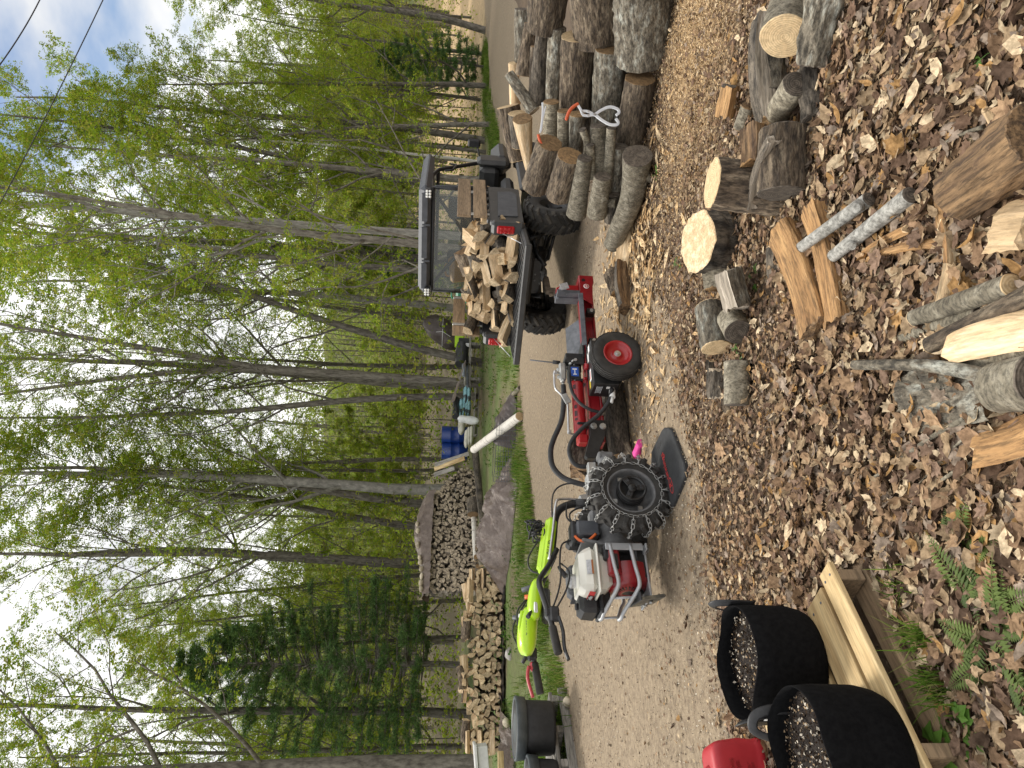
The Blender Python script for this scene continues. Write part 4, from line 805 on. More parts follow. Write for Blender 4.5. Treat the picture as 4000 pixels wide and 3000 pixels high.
m = MB(); m.cyl((-.20, -.225, .205), (-.27, -.235, .215), .024, 14, 0); m.cyl((-.27, -.235, .215), (-.31, -.225, .222), .014, 10); sp(m, 'oil_filter', 'sticker_white')
for s in (-1, 1):
    wl = put('wheel', None, SP, T(0, s * .40, .193)); m = MB(); turned(m, tyre_prof(.192, .105, .105), (0, 0, 0), 'Y', 40)
    for q in (-.036, -.012, .012, .036):
        n_ = 60; m.tube([(.1935 * math.cos(k * 2 * math.pi / n_), q + .004 * (-1) ** k, .1935 * math.sin(k * 2 * math.pi / n_)) for k in range(n_ + 1)], .0045, 4, False)
    m.build('tyre', 'rubber', wl); m = MB(); turned(m, [(.001, s * .03), (.03, s * .03), (.034, s * .012), (.05, s * .008), (.075, s * .012), (.09, s * .03), (.098, s * .046), (.108, s * .05), (.112, s * .044), (.1, -s * .04)], (0, 0, 0), 'Y', 32); m.build('rim', 'red_paint', wl)
    m = MB(); m.tube([(0, s * .01, 0), (0, s * .05, 0)], .016, 6); m.tube([(0, s * .02, 0), (0, s * .035, 0)], .026, 16); m.build('hub_nut', 'steel', wl)
m = MB(); m.box((0, 0, .20), (.06, .72, .05), None, 0, .006); m.box((0, 0, .225), (.09, .14, .05)); sp(m, 'axle', 'black_metal')
m = MB(); m.prism([(-.40, .25), (-.40, .375), (-.52, .375), (-.70, .425), (-.72, .41), (-.72, .345), (-.53, .26)], .05, Matrix(((1, 0, 0, 0), (0, 0, -1, -.065), (0, 1, 0, 0), (0, 0, 0, 1))), 0, .003); h = sp(m, 'hitch_arm', 'black_metal')
m = MB()
for z in (.345, .275): m = MB(); m.tube([(-.455, -.113, z), (-.455, -.132, z)], .021, 6); m.tube([(-.455, -.113, z), (-.455, -.118, z)], .026, 16); m.build('bolt', 'zinc', h)
def hose(label, pts, r, name='hydraulic_hose'):
    m = MB(); m.tube(smooth_path(pts, 6), r, 10); o = sp(m, name, 'hose'); o['label'] = label; return o
hose('thick black hose arching highest, from valve to pump', [(-.05, -.03, .545), (-.16, .0, .54), (-.33, .04, .56), (-.50, .05, .63), (-.60, .05, .655), (-.72, .05, .645), (-.81, .04, .58), (-.87, .0, .49), (-.90, -.02, .40)], .021)
hose('short hose curving down from the valve', [(.04, -.08, .50), (-.06, -.10, .505), (-.18, -.12, .49), (-.27, -.13, .44), (-.32, -.13, .37), (-.335, -.12, .30), (-.33, -.10, .27)], .013)
h3 = hose('hose looping from the oil tank up to the pump', [(-.20, -.25, .21), (-.30, -.22, .24), (-.40, -.19, .32), (-.50, -.17, .44), (-.60, -.15, .525), (-.69, -.14, .548), (-.77, -.13, .52), (-.80, -.13, .45), (-.77, -.13, .37), (-.71, -.13, .31)], .0165)
m = MB(); m.tube([(-.33, -.10, .285), (-.33, -.09, .25)], .018, 8); m.tube([(-.2, -.25, .21), (-.17, -.25, .205)], .02, 8); m.tube([(-.72, -.13, .32), (-.68, -.13, .29)], .02, 8); sp(m, 'hose_fitting', 'zinc')
# ------------------------------------------------------------------ two-wheel tractor
TM = T(-.82, 4.764, 0) @ RZ(R(38))
TR = thing('walk_behind_tractor', 'lime green two-wheel tractor with chained wheels and red and cream engine', 'tractor', TM)
def tp(m, name, mats, parent=TR, M=None): return m.build(name, mats, parent, M)
def link(m, M, L=.03, w=.018, r=.0022):
    P = [(L / 2, 0, 0), (L * .32, w / 2, 0), (-L * .32, w / 2, 0), (-L / 2, 0, 0), (-L * .32, -w / 2, 0), (L * .32, -w / 2, 0), (L / 2, 0, 0)]; m.tube([M @ Vector(p) for p in P], r, 4, False)
def tractor_wheel(s):
    w = put('wheel', None, TR, T(-.07, s * .315, .268)); m = MB(); r = .252; turned(m, tyre_prof(r, .145, .15), (0, 0, 0), 'Y', 44)
    for k in range(15):
        a = 2 * math.pi * k / 15
        for q in (-1, 1):
            M = RY(a + q * .105) @ T(0, q * .034, r - .008) @ RZ(-q * R(32)); m.box((0, 0, .008), (.03, .085, .03), M, 0, .005)
            M = RY(a + q * .105 + .07) @ T(0, q * .071, r - .03) @ RX(-q * R(60)); m.box((0, 0, 0), (.032, .05, .016), M, 0, .004)
    m.build('tyre', 'rubber', w); m = MB(); turned(m, [(.055, s * -.01), (.09, s * -.01), (.125, s * .0), (.138, s * .03), (.142, s * .058), (.156, s * .068), (.160, s * .06), (.150, s * .05), (.148, -s * .06)], (0, 0, 0), 'Y', 40); m.build('rim', 'grey_casting', w)
    for k in range(4): m = MB(); a = .5 + k * 1.57; m.box((.115 * math.cos(a), s * .012, .115 * math.sin(a)), (.03, .02, .03), None, 0, .003); m.build('rim_lug', 'zinc', w)
    if s < 0:
        m = MB()
        for k in range(3): turned(m, [(.001, s * (.018 + .026 * k)), (.088, s * (.018 + .026 * k)), (.092, s * (.022 + .026 * k)), (.092, s * (.038 + .026 * k)), (.088, s * (.042 + .026 * k))], (0, 0, 0), 'Y', 36)
        z0 = s * .096; turned(m, [(.088, z0), (.092, z0 - s * .003), (.088, z0 + s * .002), (.080, z0 + s * .002), (.074, z0 - s * .004)], (0, 0, 0), 'Y', 36)
        turned(m, [(.001, z0 + s * .004), (.024, z0 + s * .004), (.028, z0), (.03, z0 - s * .01)], (0, 0, 0), 'Y', 20); m.cyl((0, z0, 0), (0, z0 + s * .014, 0), .011, 6)
        for k in range(3):
            a = .6 + k * 2.094; m.box((.053, 0, 0), (.055, .012, .036), RY(-a) @ T(0, z0 - s * .003, 0), 0, .003)
        m.build('wheel_weight', 'black_metal', w)
        for k in range(3):
            a = .6 + k * 2.094; put('number', text_mesh('10', .026, 'steel_dark', .0015), w, RY(-a) @ T(.055, z0 + s * .004, 0) @ RX(R(90)) @ RZ(R(-90)))
    m = MB(); y0 = s * .081; nL = 40
    for k in range(nL):
        a = 2 * math.pi * k / nL; link(m, RY(a) @ T(0, y0, .192) @ RX(R(90) if k % 2 else R(20)), .036, .015)
    for k in range(15):
        a = 2 * math.pi * (k + .5) / 15; path = [(y0, .197), (s * .088, .222), (s * .082, .247), (s * .062, .273), (s * .032, .283), (0, .285), (-s * .032, .283), (-s * .062, .273), (-s * .085, .24)]; path = path if True else path
        for i in range(len(path) - 1):
            p0, p1 = Vector((0, path[i][0], path[i][1])), Vector((0, path[i + 1][0], path[i + 1][1])); wob = .012 * math.sin(k * 2.1 + i * .9); link(m, RY(a + wob) @ along(p0, p1) @ T((p1 - p0).length / 2, 0, 0) @ RX(R(90) if i % 2 else R(10)), .038, .018, .0024)
    m.build('tyre_chain', 'zinc', w)
tractor_wheel(-1); tractor_wheel(1)
m = MB(); m.tube([(-.07, -.30, .268), (-.07, .30, .268)], .045, 16); m.box((-.05, 0, .29), (.22, .2, .2), None, 0, .04); m.tube([(-.02, 0, .32), (-.20, 0, .33), (-.24, 0, .33), (-.30, 0, .33), (-.33, 0, .33)], [.10, .095, .11, .15, .15], 24); m.cyl((.06, 0, .35), (.16, 0, .37), .06, 16); m.box((-.1, -.02, .43), (.12, .1, .1), None, 0, .02); tp(m, 'gearbox', 'grey_casting')
m = MB(); m.box((0, 0, 0), (.02, .30, .15), None, 0, .006); tp(m, 'heat_shield', 'grey_casting', TR, T(-.315, .0, .49) @ RX(R(0)) @ RY(R(12)))
m = MB(); m.box((0, 0, 0), (.10, .17, .15), None, 0, .012); m.box((.0, .02, .085), (.14, .12, .04), None, 1, .012); m.box((-.035, .10, .02), (.06, .1, .2), None, 1, .02); tp(m, 'battery_box', ['plastic_grey', 'plastic_black'], TR, T(-.215, -.06, .515))
m = MB(); m.tube(smooth_path([(-.26, -.10, .60), (-.30, -.12, .57), (-.30, -.13, .52), (-.26, -.14, .47)], 5), .009, 8); tp(m, 'battery_cable', 'orange_plastic')
# engine
m = MB(); m.box((-.44, .02, .27), (.18, .22, .22), None, 0, .03); m.box((-.43, 0, .20), (.24, .28, .06), None, 0, .01)
for k in range(6): m.box((-.46, .15, .24 + .028 * k), (.16, .1, .01))
tp(m, 'engine_block', 'black_metal')
m = MB(); Mx = T(-.52, -.02, .275) @ RY(-R(90)); m.lathe([(.150, -.07), (.152, .0), (.146, .045), (.125, .068), (.118, .072)], 36, Mx); m.lathe([(.118, .072), (.10, .078), (.052, .088), (.040, .088), (.034, .082), (.0001, .082)], 36, Mx)
m.box((-.49, -.02, .40), (.12, .22, .07), None, 0, .02); rc = tp(m, 'recoil_cover', 'red_dark'); m = MB()
for k in range(26): a = 2 * math.pi * k / 26; m.box((.078, 0, .0835), (.040, .0065, .006), Mx @ RZ(a))
for k in range(9): m.box((0, 0, 0), (.004, .09, .007), T(-.585 + abs(k - 4) * .0, -.05, .33) @ T(0, 0, .011 * k) if k < 5 else T(-.560, -.06 + .0, .37 + .009 * (k - 5)))
m.lathe([(.036, .0835), (.0001, .0845)], 24, Mx); m.build('cooling_slot', 'black_metal', rc)
m = MB(); m.box((-.455, -.165, .385), (.19, .06, .075), None, 0, .012); m.box((-.40, -.16, .42), (.10, .06, .05), None, 1, .01); cb = tp(m, 'control_box', ['red_dark', 'plastic_black']); m = MB(); m.box((-.47, -.197, .375), (.10, .004, .028)); m.cyl((-.50, -.195, .375), (-.50, -.212, .375), .012, 10); m.build('switch', 'black_metal', cb)
tk = put('fuel_tank', None, TR, T(-.505, -.03, .50)); m = MB(); m.box((0, 0, -.012), (.315, .335, .016), None, 0, .007); m.box((0, 0, .045), (.295, .315, .11), None, 0, .035, .90); m.box((0, 0, -.06), (.24, .26, .10), RX(R(180)) @ T(0, 0, .12) @ T(0, 0, 0), 0, .03, .86); m.build('shell', 'cream_white', tk)
m = MB(); m.lathe([(.046, .095), (.046, .125), (.040, .137), (.0001, .139)], 10, T(-.005, .06, 0), 0, False); m.build('filler_cap', 'steel', tk)
m = MB(); m.box((0, 0, 0), (.030, .003, .09), None, 0); m.box((.021, 0, 0), (.012, .0032, .09), None, 1); m.build('warning_label', ['sticker_grey', 'sticker_orange'], tk, T(.0, -.158, .045) @ RX(R(-9)) @ RY(R(90)))
m = MB(); m.box((0, 0, 0), (.003, .22, .035)); m.build('brand_label', 'ink_red', tk, T(-.1485, -.02, .03) @ RY(R(8))); m = MB(); m.box((0, 0, 0), (.003, .09, .030)); m.build('brand_label', 'black_metal', tk, T(-.1505, -.03, .03) @ RY(R(8))); put('lettering', text_mesh('Grillo', .032, 'sticker_white', .0006), tk, T(-.1525, -.03, .03) @ RY(R(8)) @ RZ(R(-90)) @ RX(R(90)))
m = MB(); m.box((0, 0, 0), (.24, .13, .13), None, 0, .025, .88)
for k in range(7): m.box((-.085 + .016 * k, -.068, .035), (.007, .01, .045))
for k in range(6): m.box((-.125, -.03 + .013 * k, .02), (.01, .006, .05))
tp(m, 'muffler_guard', 'plastic_grey', TR, T(-.45, .20, .555))
m = MB(); m.box((0, 0, .02), (.15, .19, .125), None, 0, .025, .93); m.box((0, 0, -.055), (.155, .195, .03), None, 0, .01); m.box((.02, 0, -.09), (.09, .12, .06), None, 0, .01); m.tube([(-.01, 0, .082), (-.01, 0, .10)], .022, 6); tp(m, 'air_filter', 'plastic_black', TR, T(-.655, .055, .505))
# silver guard frame: two rails from the engine mount around the front
for z0, z1, z2, nm in ((.405, .375, .445, 'upper'), (.275, .245, .325, 'lower')):
    m = MB(); m.tube(smooth_path([(-.36, -.205, z0), (-.50, -.205, (z0 + z1) / 2), (-.60, -.20, z1), (-.645, -.17, z1 + .012), (-.72, -.03, z2 - .01), (-.745, .03, z2), (-.73, .08, z2 + .005), (-.62, .20, z1 + .03), (-.55, .22, z1), (-.36, .22, z0)], 5), .0125, 10); o = tp(m, 'guard_rail', 'frame_silver')
for x, y, a, b in ((-.665, -.12, .245, .40), (-.70, .13, .27, .43)): m = MB(); m.tube([(x, y, a), (x - .01, y, b)], .008, 8); tp(m, 'guard_upright', 'frame_silver')
m = MB(); m.box((-.375, -.205, .315), (.045, .012, .24), None, 0, .003); m.box((-.375, -.14, .175), (.045, .16, .012), RZ(0), 0, .003); m.box((-.375, .10, .175), (.045, .3, .012), None, 0, .003); m.box((-.50, -.02, .165), (.34, .24, .014), None, 0, .004); tp(m, 'engine_mount', 'frame_silver')
m = MB(); m.box((0, 0, 0), (.02, .30, .15), None, 0, .006); m.box((.015, 0, .078), (.05, .30, .012), None, 1, .004)
bp = tp(m, 'bumper_plate', ['dirty_plate', 'plastic_black'], TR, T(-.665, -.06, .17) @ RZ(R(-12)) @ RY(R(-8)))
for y in (-.07, .07): m = MB(); m.tube([(-.012, y, 0), (-.028, y, 0)], .014, 6); m.build('bolt', 'zinc', bp)
# steering column, lime covers, handlebars
m = MB(); m.tube(smooth_path([(.03, 0, .40), (.03, 0, .50), (.02, 0, .60), (-.02, 0, .67), (-.09, 0, .705), (-.22, 0, .725), (-.38, 0, .75)], 5), .026, 12); m.cyl((.03, 0, .43), (.028, 0, .56), .036, 14); tp(m, 'steering_column', 'black_metal')
m = MB(); m.box((0, 0, .0), (.40, .115, .075), None, 0, .028); m.box((-.02, 0, .03), (.34, .085, .045), None, 0, .02, .9); cv = tp(m, 'column_cover', 'lime', TR, T(-.29, 0, .765) @ RY(R(10))); put('lettering', text_mesh('G 110', .04, 'black_metal', .0008), cv, T(-.03, -.0585, -.005) @ RX(R(90)) @ RZ(R(180)))
def lobe(m, L, w, h, M, mi=0):                              # bean-shaped plastic shell
    def fn(u, v):
        a = u * 2 * math.pi; t = v; x = (t - .5) * L; k = max(0.0, 1 - abs(2 * t - 1) ** 3.2) ** .5; return M @ Vector((x, w * k * math.copysign(abs(math.cos(a)) ** .7, math.cos(a)), h * k * math.copysign(abs(math.sin(a)) ** .7, math.sin(a)) + .10 * L * (.25 - (t - .5) ** 2)))
    m.grid(fn, 20, 14, None, mi)
m = MB(); lobe(m, .27, .075, .045, T(-.655, -.03, .86) @ RY(R(8))); tp(m, 'front_console', 'lime')
m = MB(); m.box((-.70, -.045, .805), (.20, .10, .05), RY(R(0)), 0, .015); tp(m, 'console_base', 'plastic_black')
m = MB(); lobe(m, .30, .10, .058, T(-.82, .06, .905) @ RY(R(6))); m.tube(smooth_path([(-.72, -.005, .945), (-.82, .0, .962), (-.92, .02, .945)], 4), .012, 8); rcn = tp(m, 'rear_console', 'lime'); m = MB(); m.cyl((-.74, .02, .95), (-.74, .015, .965), .012, 10); m.build('screw', 'zinc', rcn)
put('lettering', text_mesh('GRILLO', .028, 'plastic_grey', .0008), rcn, T(-.83, -.032, .935) @ RZ(R(180)) @ RX(R(-50)))
m = MB(); m.box((0, 0, 0), (.06, .012, .02)); tp(m, 'warning_label', 'sticker_white', TR, T(-.73, -.10, .875) @ RX(R(25)))
m = MB(); m.tube(smooth_path([(-.33, -.05, .715), (-.44, -.08, .77), (-.56, -.14, .842), (-.62, -.18, .858), (-.70, -.21, .845), (-.85, -.25, .815), (-.98, -.27, .795)], 6), .0175, 12); tp(m, 'handlebar', 'black_metal')
m = MB(); m.tube(smooth_path([(-.33, .05, .715), (-.50, .10, .80), (-.64, .18, .86), (-.80, .23, .875), (-.95, .25, .85)], 6), .0175, 12); tp(m, 'handlebar', 'black_metal')
for pts, mt in (([(-.90, -.26, .807), (-1.06, -.285, .785)], 'rubber'), ([(-.95, .25, .85), (-1.13, .265, .82)], 'rubber')):
    m = MB(); m.tube([pts[0], Vector(pts[0]).lerp(Vector(pts[1]), .03), Vector(pts[0]).lerp(Vector(pts[1]), .96), pts[1]], [.020, .024, .024, .020], 14); tp(m, 'grip', mt)
m = MB(); m.box((-.83, -.265, .79), (.09, .03, .055), RZ(R(0)), 0, .01); m.box((-.815, -.25, .825), (.05, .04, .04), None, 0, .01); m.tube(smooth_path([(-.85, -.275, .77), (-.93, -.285, .752), (-1.03, -.30, .752), (-1.10, -.31, .735)], 5), .0105, 8, flat=1.5); tp(m, 'brake_lever', 'plastic_black')
m = MB(); m.box((-.90, .24, .865), (.08, .055, .06), None, 0, .012); m.tube([(-.90, .25, .89), (-.95, .26, .925)], .012, 8); tp(m, 'switch_block', 'plastic_black')
m = MB(); m.box((-.97, .255, .862), (.06, .035, .035), None, 0, .012); m.tube(smooth_path([(-.97, .25, .885), (-1.04, .252, .895), (-1.15, .265, .865)], 5), .0105, 8); tp(m, 'clutch_lever', 'pink_red')
for a, b, r, mt, nm in (((-.52, .04, .80), (-.545, .10, .93), .016, 'plastic_grey', 'shift_knob'), ((-.60, .05, .84), (-.60, .08, .915), .016, 'orange_plastic', 'shift_knob'), ((-.72, .12, .92), (-.70, .16, .985), .015, 'plastic_grey', 'shift_knob'), ((-.745, -.08, .90), (-.79, -.10, .925), .014, 'plastic_black', 'throttle_lever'), ((-.46, -.08, .72), (-.53, -.09, .675), .018, 'plastic_black', 'shift_knob'), ((-.80, -.16, .83), (-.83, -.16, .80), .015, 'plastic_grey', 'throttle_lever')):
    m = MB(); m.tube([a, Vector(a).lerp(Vector(b), .45), b], [.006, r * .85, r], 10); tp(m, nm, mt)
m = MB(); m.tube(smooth_path([(.05, -.02, .54), (.045, -.03, .66), (.0, -.05, .70), (-.20, -.075, .735), (-.42, -.09, .775)], 5), .009, 8); tp(m, 'selector_rod', 'steel')
def cable(pts, r=.006): m = MB(); m.tube(smooth_path(pts, 5), r, 6, False); return tp(m, 'control_cable', 'hose')
cable([(-.82, -.24, .81), (-.70, -.24, .76), (-.56, -.16, .72), (-.44, -.10, .71), (-.30, -.06, .68), (-.26, -.04, .60)]); cable([(-.83, -.25, .80), (-.68, -.25, .71), (-.54, -.18, .67), (-.44, -.08, .70)])
cable([(-.90, .24, .87), (-.72, .10, .97), (-.60, .08, .90), (-.48, .06, .80)]); cable([(-.93, .25, .89), (-.78, .18, .99), (-.6, .12, .90)])
cable([(.0, -.03, .50), (-.06, -.05, .60), (-.12, -.05, .61), (-.18, -.06, .56)]); cable([(.02, -.03, .62), (-.10, -.04, .63), (-.16, -.05, .55), (-.14, -.06, .44)]); cable([(-.20, .05, .80), (-.32, .10, .88), (-.42, .08, .87), (-.46, .04, .80)]); cable([(-.12, .02, .72), (.12, .04, .70), (.20, .03, .60), (.17, .0, .44)])
rg = random.Random(8); m = MB()                       # bundled wires on the cover
for k in range(13):
    c0 = Vector((-.16 + rg.uniform(-.05, .05), .03 + rg.uniform(-.04, .03), .835 + rg.uniform(-.025, .03))); ra, rb = rg.uniform(.03, .075), rg.uniform(.025, .055); ph = rg.uniform(0, 6); q = Euler((rg.uniform(.6, 1.8), rg.uniform(-.5, .5), rg.uniform(0, 3))).to_matrix()
    m.tube([c0 + q @ Vector((ra * math.cos(a * .5 + ph), rb * math.sin(a * .5 + ph), .01 * math.sin(a))) for a in range(13)], .0055, 5, False)
tp(m, 'wire_bundle', 'hose')
m = MB(); m.box((.20, .0, .42), (.10, .09, .10), None, 0, .012); m.box((.27, .0, .40), (.10, .05, .07), RY(R(-15)) @ T(-.1, 0, .06), 0, .01); m.tube([(.16, -.0, .37), (.27, -.03, .35)], .05, 16); m.cyl((.27, -.03, .35), (.30, -.04, .345), .03, 12); m.box((.31, 0, .42), (.08, .06, .06), None, 0, .006); tp(m, 'coupling', 'zinc')
m = MB(); m.tube([(.30, -.05, .33), (.37, -.06, .33)], .055, 16); m.box((.37, -.06, .33), (.05, .09, .11), None, 0, .01); tp(m, 'hydraulic_pump', 'grey_casting')
# ------------------------------------------------------------------ wood lying under and behind the splitter
def S3(u, v, z): return SM @ Vector((u, v, z))
log('thick dark bark log lying under the hitch of the splitter', S3(-.62, .10, .10), S3(.05, .14, .10), .09, .10, 'bark_dark', 'wood_end_brown', rough=.1)
def slab(label, M, L, w, ang, seed, mats, name='split_log', cat='split log', flat=False): return tag(put(name, split_mesh(name, L, w, ang, seed, mats, 8, flat, True), None, M), label, cat)
slab('big orange-brown split half log behind the splitter cylinder', SM @ T(-.40, .30, .26) @ RY(R(12)) @ RX(R(215)), .52, .30, 1.6, 61, ['wood_orange', 'bark_dark', 'wood_brown'])
slab('dark split slab propped behind the splitter hitch', SM @ T(-.55, .36, .20) @ RY(R(35)) @ RX(R(200)), .40, .2, 1.4, 62, ['wood_brown', 'bark_dark', 'wood_brown'])
slab('split piece lying under the hitch near the pump', SM @ T(-.66, .0, .08) @ RZ(R(30)) @ RX(R(100)), .3, .12, 1.4, 63, ['wood_orange', 'bark_rough', 'wood_orange'])
slab('dark broken bark slab on the ground right of the splitter wheel', SM @ T(.72, -.32, .06) @ RZ(R(-8)) @ RX(R(60)), .42, .16, 1.8, 64, ['wood_brown', 'bark_dark', 'wood_brown'])
slab('pale torn split on the ground beyond the splitter foot', SM @ T(1.0, -.42, .06) @ RZ(R(-40)) @ RX(R(20)), .36, .12, 1.0, 65, ['wood_fresh', 'bark_rough', 'wood_orange'])
slab('brown split lying under the splitter foot', SM @ T(.95, -.12, .07) @ RZ(R(25)) @ RX(R(140)), .40, .12, 1.2, 66, ['wood_brown', 'bark_rough', 'wood_orange'])
# ------------------------------------------------------------------ middle distance: tarps, drums, bags, boards, tubs
mat('tarp', (.115, .083, .067), (.20, .152, .125), rough=.4, scale=5, bump=.9, bscale=7, bdist=.06, spec=.6)
mat('tarp_dark', (.06, .045, .042), (.10, .078, .07), rough=.5, scale=6, bump=.5, bscale=12, bdist=.03)
mat('stone', (.36, .30, .21), (.62, .54, .41), rough=.9, scale=7, bump=.3, bscale=24, rand=.15, bdist=.01)
mat('stone_grey', (.24, .22, .2), (.45, .42, .38), rough=.9, scale=9, bump=.3, bscale=24, rand=.2, bdist=.01)
mat('drum_blue', (.006, .03, .17), (.010, .045, .24), rough=.35, scale=3, coat=.2)
mat('bag_white', (.62, .62, .62), (.78, .78, .77), rough=.6, scale=8, bump=.3, bscale=14, bdist=.02)
mat('bag_teal', (.03, .03, .032), (.22, .42, .46), rough=.5, scale=6, lo=.45, hi=.55)
mat('bag_cream', (.42, .40, .32), (.62, .6, .52), rough=.6, scale=6)
mat('plastic_sheet', (.012, .012, .014), (.03, .032, .036), rough=.3, scale=8, bump=.5, bscale=12, bdist=.03)
mat('grey_pipe', (.22, .25, .28), (.38, .41, .44), rough=.5, scale=5)
mat('tub', (.012, .013, .014), (.024, .025, .027), rough=.6, scale=12)
mat('tub_lid', (.04, .05, .055), (.075, .088, .092), rough=.5, scale=10)
mat('felt', (.0045, .0045, .005), (.009, .009, .0095), rough=1.0, scale=60, bump=.2, bscale=300, spec=.1, bdist=.002)
mat('potting_soil', (.02, .013, .009), (.50, .42, .32), rough=1, scale=95, bump=1, bscale=60, lo=.55, hi=.80, bdist=.02, c3=(.035, .024, .017))
mat('can_red', (.34, .012, .02), (.42, .02, .03), rough=.5, scale=6)
mat('foam_pad', (.016, .0165, .0175), (.03, .031, .033), rough=.85, scale=30, bump=.15, bscale=200, bdist=.002)
mat('pink_cloth', (.75, .05, .30), (.88, .10, .42), rough=.7, scale=14)
mat('tong_white', (.62, .64, .68), (.75, .77, .8), rough=.45, scale=10)
mat('tong_orange', (.55, .09, .03), (.62, .12, .04), rough=.45, scale=8)
mat('white_board', (.55, .54, .52), (.7, .69, .66), rough=.6, scale=5)
mat('fern', (.05, .085, .02), (.16, .22, .045), rough=.7, scale=6, transl=.3)
mat('brown_leaf', (.5, .48, .46), (1.35, 1.33, 1.3), rough=.8, scale=45, attr='Col', transl=.12, spec=.2)
mat('leafobj', (.16, .085, .04), (.52, .37, .2), rough=.8, scale=3.0, rand=.5, spec=.2, transl=.12, bump=.3, bscale=60, bdist=.004, coord='Object', c3=(.34, .2, .105))
mat('chip', (.38, .25, .13), (.66, .5, .3), rough=.9, scale=10, rand=.2)
def stone(label, p, r, seed, mt='stone', group=None, flat=.7):
    m = MB(); rg = random.Random(seed); sx, sy = rg.uniform(.8, 1.25), rg.uniform(.75, 1.1)
    def fn(u, v):
        a = u * 2 * math.pi; b = (v - .5) * math.pi; d = Vector((math.cos(a) * math.cos(b) * sx, math.sin(a) * math.cos(b) * sy, math.sin(b) * flat)); return d * r * (1 + .22 * noise.noise(d * 1.4 + Vector((seed, 0, 0))))
    m.grid(fn, 14, 9); return tag(m.build('stone', mt, None, T(*p) @ RZ(rg.uniform(0, 6))), label, 'stone', group)
UP = Vector((0, 0, 1))
STOP = .42 + .1 + .092 * 14 + .07                   # top of the tall stack
def stack_pt(s, n, z): return SA + SD * s + SN * n + UP * z
m = MB()
def cap(u, v):
    s = -.12 + u * (SL * .80 + .1); q = (v - .5) * 2; pk = math.exp(-((u - .62) / .33) ** 2) * .33 + .05; edge = max(0, abs(q) - .72) / .28
    z = STOP + pk * (1 - abs(q) ** 1.7) - edge * .13 + .03 * noise.noise((s * 2.3, q * 2, 1)) + .012 * noise.noise((s * 8, q * 5, 3)); z += -.05 * abs(noise.noise((s * 4, q * 3, 6))); z -= .12 * max(0, u - .9) * 10 * .4
    return stack_pt(s + .03 * noise.noise((s * 3, 5, q)), -q * .36 + .03, z)
m.grid(cap, 70, 26); tag(m.build('tarp', 'tarp'), 'brown tarp capping the tall firewood stack, weighted with stones', 'tarp')
for i, u in enumerate((.05, .10, .17, .235, .30, .345, .46, .60, .665)):
    s = -.12 + u * (SL * .80 + .1); stone('pale rounded stone, number %s from the left on the tall stack tarp' % ('one two three four five six seven eight nine'.split()[i]), cap(u, .22) + UP * .05, .085 + .012 * math.sin(i * 2.2), i, group='stones weighting the stack tarp')
log('long dark bark pole lying along the foot of the tall stack', far(1856, 1756, 20.3), far(1884, 2045, 18.6), .10, .085, 'bark_dark', 'wood_end', rough=.08)
log('grey birch pole under the tall stack, above the cut log ends', far(1850, 2010, 19.4), far(1858, 2190, 18.5), .07, .06, 'birch_bark', 'wood_end')
log('second grey pole beneath the tall stack front', far(1868, 2060, 18.9), far(1880, 2210, 18.2), .07, .06, 'bark_smooth', 'wood_end')
log('thick short bark block at the right foot of the tall stack', far(1848, 1950, 19.5), far(1848, 2010, 19.2), .16, .16, 'bark_dark', 'wood_end_brown', rough=.1)
for i, (px, py) in enumerate(((1868, 2100), (1880, 2110), (1866, 2135), (1890, 2145), (1860, 2175), (1878, 2190), (1868, 2212))):
    p = far(px, py, 18.4); log('round cut log end low under the tall stack, number %s from the right' % 'one two three four five six seven'.split()[i], p, p + Vector((-.25, .4, .0)), .065, .06, 'bark_rough', 'wood_end_brown', group='cut log ends under the tall stack')
# draped brown tarp in front with the wire crate peeping out
TA, TB = on(1965, 2225), on(2020, 1800); TDv = (TB - TA); TDv.z = 0; TLn = TDv.length; TDv.normalize(); TNv = Vector((TDv.y, -TDv.x, 0))
m = MB()
def drape(u, v):
    q = v * 2 - 1; s = u * TLn; h = .66 * math.sin(math.pi * min(1, .06 + u * .98)) ** .6 * (1 - .25 * u); body = max(0.0, 1 - abs(q) ** 2.6) ** .75; n = noise.noise((s * 1.7, q * 1.3, 2)); n2 = abs(noise.noise((s * 3.1 + q, q * 2.2, 7))); n3 = noise.noise((s * 9, q * 6, 4))
    w = (.62 + .2 * math.sin(u * 3.1) + .12 * n) * (1 - .3 * u); p = TA + TDv * s - TNv * q * w * -1 + UP * 0; p.z = tz(p.x, p.y) + .015 + h * body * (1 + .18 * n) - .36 * n2 * body - .20 * abs(noise.noise((s * 6.5 + 2 * q, q * 4.2, 9))) * body + .03 * n3 * body + .075 * math.sin(s * 8.5 + 3.0 * n + 1.2 * q) * body * (1 - .4 * abs(q)); return p
m.grid(drape, 80, 40); tag(m.build('tarp', 'tarp'), 'crumpled brown tarp draped over a low heap beside the track', 'tarp')
m = MB(); c0 = on(2025, 1762); Mc = T(c0.x, c0.y + .35, c0.z) @ RZ(R(-12)) @ SC(1, 1, .75)
for k in range(9): z = .04 + .065 * k; m.tube([(-.55, -.3, z), (.55, -.3, z), (.55, .3, z), (-.55, .3, z), (-.55, -.3, z)], .004, 4, False, Mc)
for k in range(12): x = -.55 + .1 * k; m.tube([(x, -.3, .02), (x, -.3, .57), (x, .3, .57)], .004, 4, False, Mc)
tag(m.build('wire_crate', 'steel_dark'), 'folded wire mesh crate peeping from under the draped tarp', 'crate')
m = MB(); t0, t1 = on(2010, 1720), on(2025, 1535)
